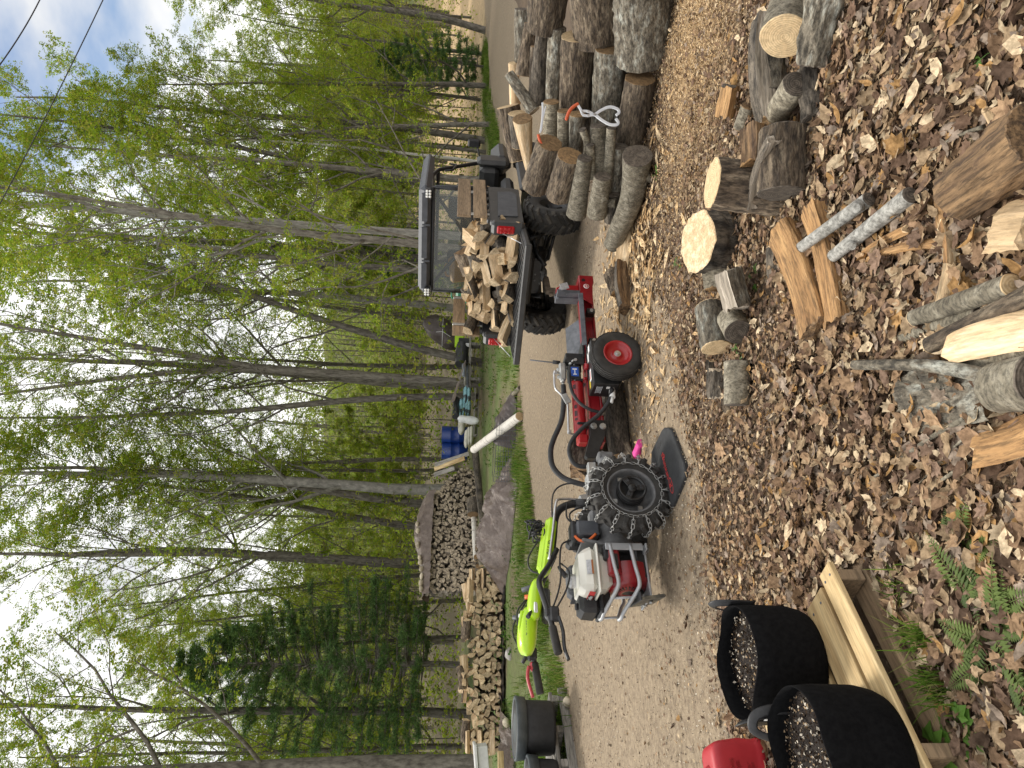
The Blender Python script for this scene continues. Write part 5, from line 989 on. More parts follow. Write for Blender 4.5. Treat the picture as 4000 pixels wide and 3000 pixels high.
def tail(u, v):
    p = t0.lerp(t1, u); q = v * 2 - 1; w = .42 * (1 - u) + .10; h = (.42 * (1 - u) ** .8 + .05) * max(0.0, 1 - abs(q) ** 2.2); p = p + Vector((.15 * q, q * w + .25, 0)); p.z = tz(p.x, p.y) + .02 + h * (1 + .3 * noise.noise((u * 5, q * 2, 3))) - .08 * abs(noise.noise((u * 9, q * 3, 8))); return p
m.grid(tail, 34, 18); tag(m.build('tarp', 'tarp_dark'), 'dark tail of tarp lying right of the wire crate', 'tarp')
log('white birch log leaning down over the brown tarp', far(1850, 1757, 14.2), far(2030, 1626, 12.6), .075, .085, 'birch_bark', 'wood_end', name='birch_log')
log('grey branch poking from under the tarp tail', far(1985, 1560, 14.2), far(2030, 1515, 13.2), .05, .04, 'bark_smooth', 'wood_end_old', name='branch')
# low pallets with bags, drums
def pallet(label, c, L, W, rz, mt, n=6, name='pallet', h=.13):
    t = thing(name, label, 'pallet', T(*c) @ RZ(rz))
    for k in range(n):
        m = MB(); m.box((0, -W / 2 + .05 + (W - .1) * k / (n - 1), h - .01), (L, min(.1, W / n * .8), .02), None, 0, .003); m.build('deck_board', mt, t)
    for k in range(3): m = MB(); m.box((-L / 2 + .03 + (L - .06) * k / 2, 0, h / 2 + .005), (.045, W, h - .05), None, 0, .003); m.build('stringer', mt, t)
    for k in range(3): m = MB(); m.box((0, -W / 2 + .05 + (W - .1) * k / 2, .01), (L, .09, .018), None, 0, .003); m.build('bottom_board', mt, t)
    return t
pc = on(1868, 1640); pallet('low grey pallet under the white bag and stacked bags', (pc.x + .35, pc.y + .5, pc.z), 1.9, 1.0, R(8), 'plank_grey')
pd_ = on(1850, 1480); pallet('low grey pallet carrying the teal bags and pipes', (pd_.x + .3, pd_.y + .1, pd_.z - .02), 1.9, .9, R(4), 'plank_grey')
def bag(label, p, L, W, h, rz, mt, seed, tilt=0.0, rx=0.0):
    m = MB()
    def fn(u, v):
        a = u * 2 * math.pi; x = (v - .5) * L; k = max(0.0, 1 - abs(2 * v - 1) ** 4) ** .5; c, s = math.cos(a), math.sin(a); return Vector((x, W / 2 * math.copysign(abs(c) ** .75, c) * (.75 + .25 * k), h / 2 * math.copysign(abs(s) ** .75, s) * k * (1 + .2 * noise.noise((x * 5, c * 2, seed))) + h / 2))
    m.grid(fn, 20, 14); return tag(m.build('bag', mt, None, T(*p) @ RZ(rz) @ RY(tilt) @ RX(rx)), label, 'bag')
def px6(x, y): return (1600 + x / 2.765, 1150 + y / 2.765)
for i, (x, y, L, mt, lb) in enumerate(((640, 1240, .62, 'bag_teal', 'lowest teal and black soil bag in the stack beside the white bag'), (615, 1240, .62, 'bag_teal', 'second soil bag up in the stack beside the white bag'), (590, 1230, .6, 'bag_teal', 'third soil bag up in the stack beside the white bag'), (560, 1230, .6, 'bag_teal', 'top soil bag in the stack beside the white bag'), (640, 1100, .55, 'bag_teal', 'lowest soil bag right of the stack, on the pallet'), (605, 1090, .55, 'bag_teal', 'upper soil bag right of the stack, on the pallet'))):
    p = far(*px6(x, y), 21.6); bag(lb, (p.x, p.y, p.z - .06), L, .45, .14, R(5 * (i % 3) - 4), mt, i)
p = far(*px6(750, 1360), 20.4); bag('plump white bag standing upright against the soil bags', (p.x, p.y, p.z), .62, .52, .22, R(10), 'bag_white', 9, R(-90), 0).matrix_basis = T(p.x, p.y, p.z + .31) @ RZ(R(8)) @ RY(R(-84)) @ RZ(R(90)) @ T(0, 0, -.11) @ RZ(R(-90))
for i, (x, y) in enumerate(((665, 1520), (640, 1530), (615, 1560))): p = far(*px6(x, y), 20.9); bag('cream woven bag in the pile left of the white bag, %s layer' % ('lowest', 'middle', 'top')[i], (p.x, p.y, p.z - .06), .55, .4, .13, R(6), 'bag_cream', 20 + i)
p = far(*px6(560, 1420), 21.4); bag('slumped brown and white bag behind the white bag', (p.x, p.y, p.z - .1), .5, .4, .2, R(20), 'bag_cream', 26)
a, b = far(*px6(505, 1135), 21.8), far(*px6(498, 1320), 21.0); m = MB(); m.tube([a, b], .105, 18); m.tube([a, b], .03, 10); tag(m.build('plastic_roll', 'plastic_sheet'), 'black roll of sheeting lying on the soil bags', 'roll')
for i, py in enumerate((1699, 1762)):
    p = far(1800, py, 24.5); z0 = tz(p.x, p.y); d = thing('oil_drum', ('right' if i == 0 else 'left') + ' one of two blue steel drums behind the pallets', 'drum', T(p.x, p.y, far(1726, py, 24.5).z - .88), 'blue drums'); m = MB(); m.lathe([(.0001, .86), (.27, .86), (.285, .885), (.29, .88), (.285, .60), (.292, .59), (.292, .575), (.285, .565), (.285, .31), (.292, .30), (.292, .285), (.285, .275), (.285, .0), (.0001, 0)], 32); m.build('shell', 'drum_blue', d); m = MB(); m.cyl((.15, -.1, .86), (.15, -.1, .875), .03, 12); m.build('bung', 'steel', d)
for i, (x0, y0, x1, y1, mt) in enumerate(((1700, 1816, 1832, 1772, 'plank_grey'), (1697, 1832, 1815, 1790, 'plank_pine'), (1696, 1855, 1775, 1828, 'plank_grey'))):
    a, b = far(x0, y0, 20.6), far(x1, y1, 20.1); m = MB(); m.box(((b - a).length / 2, 0, 0), ((b - a).length, .12, .03), None, 0, .003); tag(m.build('plank', mt, None, along(a, b) @ RX(R(20))), ('grey weathered plank, right one', 'tan plank, middle one', 'short grey plank, left one')[i] + ' leaning against the tall stack end', 'plank', 'planks leaning on the stack end')
for i, (x0, y0, x1, y1, r, mt, lb) in enumerate(((618, 740, 622, 1000, .05, 'grey_pipe', 'lower grey pipe lying on the low rack'), (580, 700, 585, 880, .05, 'grey_pipe', 'upper grey pipe lying on the low rack'), (598, 680, 600, 980, .035, 'bag_cream', 'pale pole between the grey pipes'))):
    a, b = far(*px6(x0, y0), 23), far(*px6(x1, y1), 22.4); m = MB(); m.tube([a, b], r, 12); tag(m.build('pipe', mt), lb, 'pipe')
a, b = far(*px6(572, 545), 23.2), far(*px6(560, 750), 22.8); m = MB(); n_ = 60; m.tube([a.lerp(b, k / n_) for k in range(n_ + 1)], [.19 + (.018 if k % 4 < 2 else 0) for k in range(n_ + 1)], 18); tag(m.build('drain_pipe', 'plastic_side'), 'black corrugated drain pipe lying beyond the buggy', 'pipe')
a, b = far(*px6(648, 470), 22.6), far(*px6(640, 1010), 22.2); m = MB()
m.box(((b - a).length / 2, 0, -.02), ((b - a).length, .5, .05), None, 0, .004); m.box(((b - a).length * .15, 0, -.2), (.09, .4, .3)); m.box(((b - a).length * .85, 0, -.2), (.09, .4, .3)); tag(m.build('low_rack', 'plank_grey', None, along(a, b)), 'low grey timber rack carrying the pipes', 'rack')
m = MB(); p0 = far(*px6(560, 940), 21.9)
def rag(u, v): q = v * 2 - 1; return p0 + Vector(((u - .5) * 1.3, q * .35, .20 - .30 * u + .12 * (1 - q * q) * (1 - u) + .04 * noise.noise((u * 6, q * 2, 1))))
m.grid(rag, 24, 12); tag(m.build('tarp', 'tarp'), 'small brown tarp slung over the pipes and bags', 'tarp')
# tarp-wrapped machine with lime hood, left of the buggy
mp_ = far(*px6(560, 420), 23.5); TQ = thing('covered_machine', 'machine under a brown tarp with lime green hood, behind the buggy side boards', 'machine', T(mp_.x, mp_.y, mp_.z)); m = MB()
def hoodie(u, v):
    a = u * 2 * math.pi; z = v; prof = (.30 + .16 * math.sin(math.pi * min(1, z * 1.1))) * (1 - .45 * z ** 3) * (1 if z < .97 else .3); n = noise.noise((math.cos(a) * 1.6, math.sin(a) * 1.6, z * 3)); n2 = abs(noise.noise((math.cos(a) * 3, math.sin(a) * 3, z * 2 + 5)))
    return Vector((math.cos(a) * prof * 1.15 * (1 + .3 * n - .2 * n2) + .45 * (z - .35), math.sin(a) * prof * (1 + .2 * n), .12 + 1.15 * z))
m.grid(hoodie, 40, 20); m.build('cover', 'tarp_dark', TQ); m = MB(); m.tube([hoodie(k / 24, .42) * 1.02 for k in range(25)], .009, 5, False); m.tube([hoodie(.72, .2) * 1.03, hoodie(.74, .42) * 1.03, hoodie(.7, .6) * 1.02], .008, 5, False); m.build('rope', 'bag_white', TQ)
m = MB(); m.box((-.28, -.25, .06), (.42, .3, .30), None, 0, .03); m.build('hood', 'lime', TQ); m = MB(); m.box((-.36, -.42, -.08), (.36, .06, .34), None, 0, .01); m.build('grille', 'plastic_black', TQ); m = MB(); m.box((-.40, -.46, -.22), (.12, .08, .16), None, 0, .02); m.tube([(-.5, -.3, -.35), (-.3, -.3, -.35)], .12, 14, mi=1); m.build('foot', ['bag_white', 'rubber'], TQ)
# fresh row surroundings
m = MB(); q0, q1 = Vector((-6.9, 13.3, 0)), Vector((-4.0, 14.25, 0))
def sheet(u, v): p = q0.lerp(q1, u) + Vector((-.3 * v + .05, .85 * v - .10 + .1 * noise.noise((u * 7, v * 3, 1)), 0)); p.z = tz(p.x, p.y) + .035 + .05 * abs(noise.noise((u * 14, v * 5, 2))); return p
m.grid(sheet, 44, 8); tag(m.build('plastic_sheet', 'plastic_sheet'), 'black plastic sheet under the fresh firewood row', 'sheet')
for i, (px, py, r, lb) in enumerate(((1995, 2555, .11, 'grey boulder in the grass before the fresh row'), (2003, 2822, .09, 'pale stone on the brown tarp behind the tub'), (1998, 2935, .14, 'largest tan stone on the brown tarp behind the tub'), (2228, 2742, .07, 'small stone beside the grey bench planks'))): p = on(px, py); stone(lb, (p.x, p.y, p.z + (.12 if i in (1, 2) else .03)), r, 40 + i, 'stone_grey' if i == 0 else 'stone')
m = MB(); q0 = on(2010, 3040); q1 = on(1985, 2770)
def low(u, v): p = q0.lerp(q1, u) + Vector((0, (v - .4) * 1.5, 0)); p.z = tz(p.x, p.y) + .03 + .16 * math.sin(math.pi * v) * (1 - .4 * u) * (1 + noise.noise((u * 5, v * 4, 1))) + .05 * noise.noise((u * 13, v * 9, 3)); return p
m.grid(low, 40, 24); tag(m.build('tarp', 'tarp'), 'brown tarp heaped on the ground behind the black tub', 'tarp')
p = far(1860, 2990, 12.2); m = MB(); m.box((0, 0, .0), (.7, .5, .05), None, 0, .005); m.box((0, 0, -.12), (.62, .42, .18), None, 0, .01); tag(m.build('hive_box', 'white_board', None, T(p.x, p.y, p.z) @ RZ(R(20)) @ RY(R(-6))), 'white painted box at the left edge beyond the tarp', 'box')
a, b = far(1955, 2940, 11.6), far(1958, 3060, 11.2); m = MB(); m.box(((b - a).length / 2, 0, 0), ((b - a).length, .12, .09), None, 0, .004); tag(m.build('timber', 'plank_pine', None, along(a, b)), 'pale squared timber at the left edge behind the tarp', 'timber')
# grey bench pallet with the two black tubs
ba, bb = on(2215, 2684), on(2268, 3010); bd = bb - ba; bl = bd.length; bp_ = thing('bench_pallet', 'weathered grey plank pallet under the black tubs', 'pallet', along(ba, bb + bd * .4) @ T(0, 0, 0)); bl *= 1.45
for i, (y, z, w, h_) in enumerate(((-.03, .055, .05, .10), (-.10, .19, .12, .035), (-.24, .19, .12, .035), (-.38, .19, .12, .035), (-.52, .19, .12, .035), (-.66, .19, .12, .035), (-.64, .055, .05, .10))):
    m = MB(); m.box((bl / 2, 0, 0), (bl, w, h_), None, 0, .004); m.build('plank', 'plank_grey', bp_, T(0, y + .0, z) @ T(.03 * (i % 3), 0, 0))
for k in range(4): m = MB(); m.box((.12 + (bl - .3) * k / 3, -.34, .14), (.08, .62, .07), None, 0, .004); m.build('cross_piece', 'plank_grey', bp_)
def tub(label, p, r, h, group):
    t = thing('tub', label, 'tub', T(*p), group); m = MB(); m.lathe([(.0001, .0), (r * .88, 0), (r * .93, .03), (r * .95, h * .6), (r * .97, h), (r * .6, h), (.0001, h)], 36); m.build('body', 'tub', t); m = MB(); m.lathe([(r * 1.0, h - .10), (r * 1.06, h - .10), (r * 1.10, h - .01), (r * 1.09, h + .005), (r * 1.02, h + .008), (r * 1.0, h - .004), (.0001, h + .004)], 40); m.build('lid', 'tub_lid', t); return t
p = on(2172, 2838, .21); tub('round black tub with flat grey-green lid on the bench pallet', (p.x - .12, p.y + .22, .21), .285, .40, 'lidded tubs'); p = on(2190, 3060, .21); tub('second black tub with lid, cut off by the left edge', (p.x - .15, p.y + .18, .21), .28, .30, 'lidded tubs')
# ------------------------------------------------------------------ foreground left: pallet, two grow bags, fuel can
Ac, Bc = on(3245, 2190, .125), on(3630, 2990, .125); dv = Bc - Ac; dv.z = 0; dv.normalize(); pv = Vector((dv.y, -dv.x, 0)); pv = pv if pv.x < 0 else -pv     # pv points away from the near edge
PM = Matrix(((dv.x, pv.x, 0, Ac.x), (dv.y, pv.y, 0, Ac.y), (0, 0, 1, 0), (0, 0, 0, 1)))
PT = thing('pallet', 'new yellow pine pallet under the two black grow bags', 'pallet', PM); PLn = 1.25
for y, w, lx in ((.045, .085, 0), (.178, .14, .03), (.345, .13, .05), (.51, .13, .03), (.67, .14, .02), (.815, .09, .0)):
    m = MB(); m.box((PLn / 2, 0, 0), (PLn, w, .02), None, 0, .003)
    for k in range(6): m.cyl((.04 + (k // 2) * (PLn - .08) / 2, -w * .25 + w * .5 * (k % 2), .009), (.04 + (k // 2) * (PLn - .08) / 2, -w * .25 + w * .5 * (k % 2), .0115), .005, 6, 1)
    m.build('deck_board', ['plank_pine', 'steel_dark'], PT, T(lx, y, .125))
for k in range(3): m = MB(); m.box((0, .42, 0), (.042, .83, .088), None, 0, .003); m.build('stringer', 'plank', PT, T(.05 + k * (PLn - .09) / 2, 0, .07) @ T(0, 0, 0))
for y in (.07, .42, .77): m = MB(); m.box((PLn / 2, 0, 0), (PLn, .11, .018), None, 0, .003); m.build('bottom_board', 'plank', PT, T(.01, y - .02, .014))
def grow_bag(label, c, r, h, soil, rz, group):
    t = thing('grow_bag', label, 'grow bag', T(*c) @ RZ(rz), group); m = MB(); n = 48
    def rr(a, z): return r * (1 + .035 * math.cos(2 * a + .6) * (z / h) + .03 * noise.noise((math.cos(a) * 1.5, math.sin(a) * 1.5, z * 3 + c[0])) - (.03 if z > h * .97 else 0)) * (.93 + .07 * min(1, z / .06))
    P = lambda a, z, k=1.0: (math.cos(a) * rr(a, z) * k, math.sin(a) * rr(a, z) * k, z + .006 * (z / h) ** 2 * math.sin(3 * a + 1.3) + .004 * math.sin(5 * a) * (z / h) ** 2)
    lev = [(.0, .6), (.0, .97), (.02, 1), (h * .25, 1), (h * .5, 1), (h * .75, 1), (h, 1), (h + .002, .985), (h * .85, .975), (soil - .02, .975)]
    vs = [P(2 * math.pi * j / n, z, k) for z, k in lev for j in range(n)]; m.add(vs, [(i * n + j, i * n + (j + 1) % n, (i + 1) * n + (j + 1) % n, (i + 1) * n + j) for i in range(len(lev) - 1) for j in range(n)], None, 0, True); m.build('fabric', 'felt', t)
    m = MB(); m.grid(lambda u, v: tuple(Vector(P(u * 2 * math.pi, soil, .97 * v)[:2]).to_3d() + UP * (soil + .012 * noise.noise((math.cos(u * 6.28) * v * 4, math.sin(u * 6.28) * v * 4, 1)) - .012 * v)), 40, 10); s = m.build('soil', 'potting_soil', t)
    for sg in (0, 1):
        a0 = math.pi * sg + .25; m = MB(); q = [P(a0 - .26, h - .09, 1.01), P(a0 - .24, h - .01, 1.02), P(a0 - .12, h + .035, 1.06), P(a0 + .10, h + .035, 1.08), P(a0 + .22, h - .02, 1.04), P(a0 + .26, h - .09, 1.01)]; Q_ = smooth_path(q, 5); w = .016
        m.tube(Q_, w, 8, True, None, 0, True, .22)
        m.build('handle', 'plastic_black', t)
    g = np.random.default_rng(int(c[0] * -100)); n2 = 900; rr2 = r * .92 * np.sqrt(g.random(n2)); aa = g.uniform(0, 6.28, n2); tv = np.array([(-.5, 0, 0), (0, .4, .2), (.5, 0, 0), (0, -.4, .2)]); pal = np.array([(.025, .018, .013), (.06, .042, .03), (.55, .5, .42), (.3, .22, .14), (.03, .022, .016)]); V, F, C = scatter(tv, [(0, 1, 2, 3)], np.column_stack([rr2 * np.cos(aa), rr2 * np.sin(aa), soil + g.uniform(0, .008, n2)]), rotmats(n2, .8, g), g.uniform(.004, .014, n2), pal[g.integers(0, 5, n2)]); tag(put('soil_crumbs', npmesh('soil_crumbs', V, F, 'brown_leaf', C), t), kind='stuff')
    m = MB(); a = -math.pi * .5 - rz - .9; m.tube([P(a, z, 1.006) for z in (.02, h * .3, h * .6, h * .9)], .004, 5); m.build('seam', 'felt', t); m = MB(); b0 = Vector(P(a + .05, h * .68, 1.012)); b1 = Vector(P(a + .05, h * .82, 1.012)); m.tube([b0, b1], .008, 4, flat=.3); m.build('care_tag', 'sticker_white', t)
    return t
def deck(px, py): return on(px, py, .137)
b1 = deck(3240, 2545); grow_bag('far black fabric grow bag with soil, standing near the pallet corner', (b1.x - .10, b1.y + .17, .136), .192, .25, .195, R(20), 'fabric grow bags')
b2 = deck(3550, 2890); grow_bag('near black fabric grow bag with soil, overlapping the left edge', (b2.x - .115, b2.y + .12, .136), .200, .25, .20, R(75), 'fabric grow bags')
cp = on(3040, 2990); FC = thing('fuel_can', 'red plastic fuel can standing behind the near grow bag', 'fuel can', T(cp.x - .10, cp.y + .10, 0) @ RZ(R(38)) @ SC(.86, .86, .9))
m = MB(); sg = lambda v, e: math.copysign(abs(v) ** e, v)
def canfn(u, v):
    a_ = u * 2 * math.pi; b_ = (v - .5) * math.pi; c_ = abs(math.cos(b_)) ** .28; z_ = .145 + .14 * sg(math.sin(b_), .35); t_ = 1 - .10 * z_ / .28; rib = .006 * math.sin(z_ * 60) if .06 < z_ < .2 else 0
    return (sg(math.cos(a_), .32) * c_ * (.17 + rib) * t_, sg(math.sin(a_), .32) * c_ * (.12 + rib) * t_, z_)
m.grid(canfn, 48, 28); m.box((-.04, 0, .285), (.18, .07, .05), None, 0, .022); m.build('body', 'can_red', FC); m = MB(); m.cyl((-.14, -.05, .27), (-.16, -.05, .31), .03, 14); m.build('cap', 'plastic_black', FC)
for i, (s_, z) in enumerate((('GASOLINE', .265), ('DANGER', .235), ('EXTREMELY', .185), ('FLAMMABLE', .165))): put('lettering', text_mesh(s_, .026 if i < 2 else .016, 'red_dark', .001), FC, T(0, -.1215, z - .06) @ RX(R(86)))
# ------------------------------------------------------------------ kneeling pad and pink glove
kz = lambda x, y: on(1900 + x / 1.508, 1650 + y / 1.508, .03)
kp = [kz(*q) for q in ((1035, 45), (1048, 30), (1075, 32), (1092, 45), (1165, 240), (1172, 280), (1168, 320), (1100, 490), (1085, 500), (1068, 488), (985, 320), (972, 250), (974, 175))]; kc = sum(kp, Vector()) / len(kp); kd = (kz(1040, 180) - kz(1095, 400)); ka = math.atan2(kd.y, kd.x); KM = T(kc.x, kc.y, 0) @ RZ(ka); KI = KM.inverted()
KP = thing('kneeling_pad', 'black foam kneeling pad with red lettering beside the chained wheel', 'kneeling pad', KM); poly = [(KI @ q)[:2] for q in kp]
if sum(poly[i][0] * poly[(i + 1) % len(poly)][1] - poly[(i + 1) % len(poly)][0] * poly[i][1] for i in range(len(poly))) < 0: poly = poly[::-1]
m = MB(); m.prism(poly, .03, T(0, 0, .004), 0, .006); m.build('foam', 'foam_pad', KP); hp = KI @ kz(1018, 135); m = MB(); m.lathe([(.0001, .0347), (.05, .0347)], 20, T(hp.x, hp.y, 0) @ RZ(R(70)) @ SC(1, .42, 1)); m.build('hand_hole', 'plastic_black', KP)
lp = KI @ kz(1092, 372); m = MB(); m.lathe([(.046, .0345), (.046, .0355), (.041, .0355), (.041, .0345)], 32, T(lp.x, lp.y, 0) @ SC(1.3, .62, 1)); m.build('logo', 'ink_red', KP)
put('logo', text_mesh('R', .062, 'ink_red', .0006, True), KP, T(lp.x, lp.y, .0355)); tp_ = KI @ kz(1058, 265); put('lettering', text_mesh('unnings', .070, 'ink_red', .0006), KP, T(tp_.x + .01, tp_.y, .0355))
gp = on(2503, 1790); m = MB(); G_ = T(gp.x, gp.y, gp.z + .012) @ RZ(R(160))
for ln, an, z in ((.085, -.5, .012), (.10, -.2, .02), (.10, .08, .014), (.085, .35, .022), (.06, 1.0, .01)): m.tube([G_ @ Vector(q) for q in ((0, 0, z), (ln * .5 * math.cos(an), ln * .5 * math.sin(an), z + .015), (ln * math.cos(an), ln * math.sin(an), z - .002))], [.018, .015, .009], 8)
m.tube([G_ @ Vector(q) for q in ((.02, 0, .015), (-.04, .005, .022), (-.09, -.01, .012), (-.13, .012, .008))], [.022, .036, .026, .03], 10, flat=1.2); tag(m.build('work_glove', 'pink_cloth'), 'bright pink glove lying on the gravel by the chained wheel', 'glove')
# ------------------------------------------------------------------ log tongs on the pile
def bar(m, pts, w, th, mi=0):
    P = smooth_path(pts, 5)
    for k in range(len(P) - 1): m.box(((P[k + 1] - P[k]).length / 2, 0, 0), ((P[k + 1] - P[k]).length * 1.25, th, w), along(P[k], P[k + 1]), mi, .002)
def pq(x, y, d): return far(*Q4(x, y), d)
t = thing('log_tongs', 'log tongs with orange handle and white jaws hanging on the pile', 'tongs', T(*pq(980, 735, 5.05)), 'log tongs'); iv = t.matrix_basis.inverted(); q = lambda x, y, d=5.05: iv @ pq(x, y, d)
m = MB(); m.tube(smooth_path([q(848, 778), q(868, 725), (q(895, 692)), q(928, 672)], 5), [.009] + [.012] * 14 + [.011], 8); m.build('handle', 'tong_orange', t)
m = MB(); bar(m, [q(925, 680), q(945, 715), q(955, 745)], .018, .008); bar(m, [q(945, 720), q(990, 722), q(1035, 748)], .018, .008); bar(m, [q(955, 745), q(990, 750), q(1035, 740)], .018, .008); m.build('linkage', 'tong_white', t)
for pts in ([(1030, 748), (1075, 715), (1130, 693), (1180, 706), (1192, 728), (1172, 748)], [(1030, 738), (1075, 775), (1130, 806), (1178, 808), (1186, 790), (1170, 768)]): m = MB(); bar(m, [q(*p_) for p_ in pts], .020, .010); m.build('jaw', 'tong_white', t)
for p_ in ((952, 726), (992, 724), (992, 750), (1030, 743)): m = MB(); c_ = q(*p_); m.tube([c_ + Vector((0, -.012, 0)), c_ + Vector((0, .01, 0))], .008, 8); m.build('rivet', 'steel', t)
t = thing('log_tongs', 'second log tongs lying flat on the small grey logs', 'tongs', T(*pq(690, 780, 5.5)), 'log tongs'); iv = t.matrix_basis.inverted()
m = MB(); bar(m, [q(695, 665, 5.5), q(697, 720, 5.5), q(690, 800, 5.5), q(680, 860, 5.5)], .014, .01); bar(m, [q(716, 690, 5.5), q(700, 760, 5.5), q(688, 850, 5.5)], .010, .008); m.build('jaw', 'tong_white', t); m = MB(); m.tube(smooth_path([q(668, 872, 5.5), q(676, 905, 5.5), q(692, 942, 5.5)], 4), .011, 8); m.build('handle', 'tong_orange', t)
# ------------------------------------------------------------------ foreground logs, splits and sticks
def Z5(x, y): return (2500 + x / 1.659, y / 1.659)
def Z6(x, y): return (2600 + x / 1.659, 700 + y / 1.659)
def Z7(x, y): return (3200 + x / 1.659, y / 1.659)
def Z8(x, y): return (3200 + x / 1.844, 1000 + y / 1.844)
def glog(label, za, zb, r0, r1, ha=None, hb=None, **kw):     # log on the ground, centre line ends za, zb (pixels) at heights ha, hb
    return log(label, on(*za, r0 if ha is None else ha), on(*zb, r1 if hb is None else hb), r0, r1, **kw)
def gsplit(label, za, zb, w, ang, seed, mats, roll, ha=.05, hb=.05, flat=False, name='split_log'):
    a, b = on(*za, ha), on(*zb, hb); return tag(put(name, split_mesh(name, (b - a).length, w, ang, seed, mats, 12, flat, True), None, along(a, b) @ T((b - a).length / 2, 0, 0) @ RX(R(roll))), label, 'split log')
# standing stump with pale top and its leaning pieces
p = on(*Z5(1000, 1190)); log('standing round stump with pale sawn top among the leaves', (p.x, p.y + .11, -.02), (p.x + .02, p.y + .13, .315), .118, .112, 'bark_rough', 'wood_end', name='stump', rough=.09)
gsplit('grey weathered spear-shaped split leaning on the standing stump', Z5(830, 900), Z5(700, 1330), .075, 1.0, 71, ['wood_grey', 'bark_dark', 'wood_grey'], 100, .20, .16)
p = on(*Z5(800, 960), .13); tag(put('split_block', split_mesh('split_block', .17, .14, 1.5, 72, ['wood_brown', 'bark_dark', 'wood_orange'], 5, True, True), None, T(p.x, p.y, p.z + .03) @ RZ(R(8)) @ RX(R(20))), 'short dark squared block resting against the standing stump', 'split log')
glog('thick bark log lying behind the standing stump', Z5(930, 850), Z5(920, 1250), .10, .10, bark='bark_rough', face='wood_end_old', rough=.1)
# big pale-faced round
p = on(*Z6(500, 400)); q_ = Vector((p.x + .02, p.y + .17, .155)); n_ = Vector((-.05, -.2, 1)).normalized(); log('big round with bright ragged sawn face tilted to the viewer', q_ - n_ * .19, q_ + n_ * .02, .165, .168, 'bark_dark', 'wood_end_brown', 'wood_fresh', name='stump', rough=.12)
gsplit('grey bark half log leaning on the big pale round', Z6(430, 590), Z6(490, 830), .13, 2.0, 73, ['wood_grey', 'bark_lichen', 'wood_grey'], -60, .13, .08)
gsplit('brown wedge behind the big pale round', Z6(300, 480), Z6(330, 700), .11, 1.2, 74, ['wood_orange', 'bark_smooth', 'wood_end_brown'], 30, .09, .07)
glog('short round with dark cracked cut end facing the viewer', Z6(470, 990), Z6(420, 900), .068, .068, bark='bark_smooth', face='wood_end_old', rough=.03)
glog('lichen-patched log left of the pale round', Z6(290, 830), Z6(330, 1090), .085, .08, bark='bark_lichen', face='wood_end', rough=.08)
glog('smooth grey short log lying level at the left of the cluster', Z6(462, 1185), Z6(462, 1460), .062, .062, bark='bark_smooth', face='wood_end_old', rough=.02)
gsplit('square weathered split block behind the smooth grey log', Z6(330, 1240), Z6(325, 1415), .09, 1.5, 75, ['wood_grey', 'bark_dark', 'wood_grey_end'], 40, .05, .05, True)
gsplit('small orange split half hidden behind the smooth grey log', Z6(400, 1420), Z6(420, 1510), .05, 1.5, 76, ['wood_orange', 'bark_rough', 'wood_fresh'], 20, .03, .03)
gsplit('small pale split peeping left of the lichen-patched log', Z6(300, 1180), Z6(295, 1240), .05, 1.4, 77, ['wood_fresh', 'bark_dark', 'wood_fresh'], 0, .04, .04)
# long orange slabs
gsplit('long orange-brown split slab, the nearer to the pale round', Z6(765, 340), Z6(990, 975), .135, 1.1, 78, ['wood_orange', 'wood_orange', 'wood_brown'], 88, .06, .05, True)
gsplit('long orange-brown split slab under the silver stick', Z6(960, 190), Z6(1120, 930), .11, 1.1, 79, ['wood_orange', 'wood_orange', 'wood_brown'], 95, .05, .03, True)
gsplit('pale split mostly hidden beside the orange slab', Z6(690, 430), Z6(690, 640), .05, 1.2, 80, ['wood_fresh', 'bark_dark', 'wood_fresh'], 60, .03, .02)
# silver sticks
glog('silver-barked stick lying across the orange slabs', Z6(880, 440), Z7(320, 1290), .021, .025, .12, .05, bark='bark_silver', face='wood_end_old', rough=.02, name='stick', cat='stick', stubs=[(.9, 2.2, .05, .018)])
glog('longer silver-barked stick nearer the viewer', Z7(90, 1659), Z7(590, 1265), .022, .027, .06, .05, bark='bark_silver', face='wood_end_old', rough=.02, name='stick', cat='stick', stubs=[(.3, 2.6, .02, .015)])
# right cluster
gsplit('long weathered split plank with pale lower end at the right', Z5(770, 140), Z5(810, 820), .14, 1.3, 81, ['wood_grey', 'bark_dark', 'wood_fresh'], 100, .10, .10, True)
p = on(*Z5(940, 235), .13); log('log with big orange oval cut face, at the right', p, p + Vector((.20, .09, -.07)), .10, .09, 'bark_smooth', 'wood_end', rough=.03)
glog('short grey log with dark rotted end', Z5(1010, 545), Z5(890, 735), .055, .055, .09, .07, bark='bark_smooth', face='wood_end_old', rough=.03)
glog('mossy bark chunk behind the short grey log', Z5(860, 390), Z5(880, 610), .065, .06, .06, .06, bark='bark_lichen', face='wood_end_old', rough=.2, name='bark_chunk')
gsplit('quarter log with dark end and orange side', Z5(600, 560), Z5(560, 760), .09, 1.5, 82, ['wood_orange', 'bark_rough', 'wood_end_old'], 200, .05, .05)
glog('small pale grey log end by the long weathered plank', Z5(700, 690), Z5(650, 830), .035, .035, bark='bark_smooth', face='wood_end_brown', rough=.03)
glog('rough bark log at the right edge of the view', Z5(1130, 420), Z5(1240, -60), .075, .085, .05, .06, bark='bark_lichen', face='wood_end_old', rough=.25)
glog('flat dark bark chunk sunk in the leaves', Z5(1130, 450), Z5(1160, 780), .07, .07, .0, .0, bark='bark_dark', face='wood_end_old', rough=.2, name='bark_chunk')
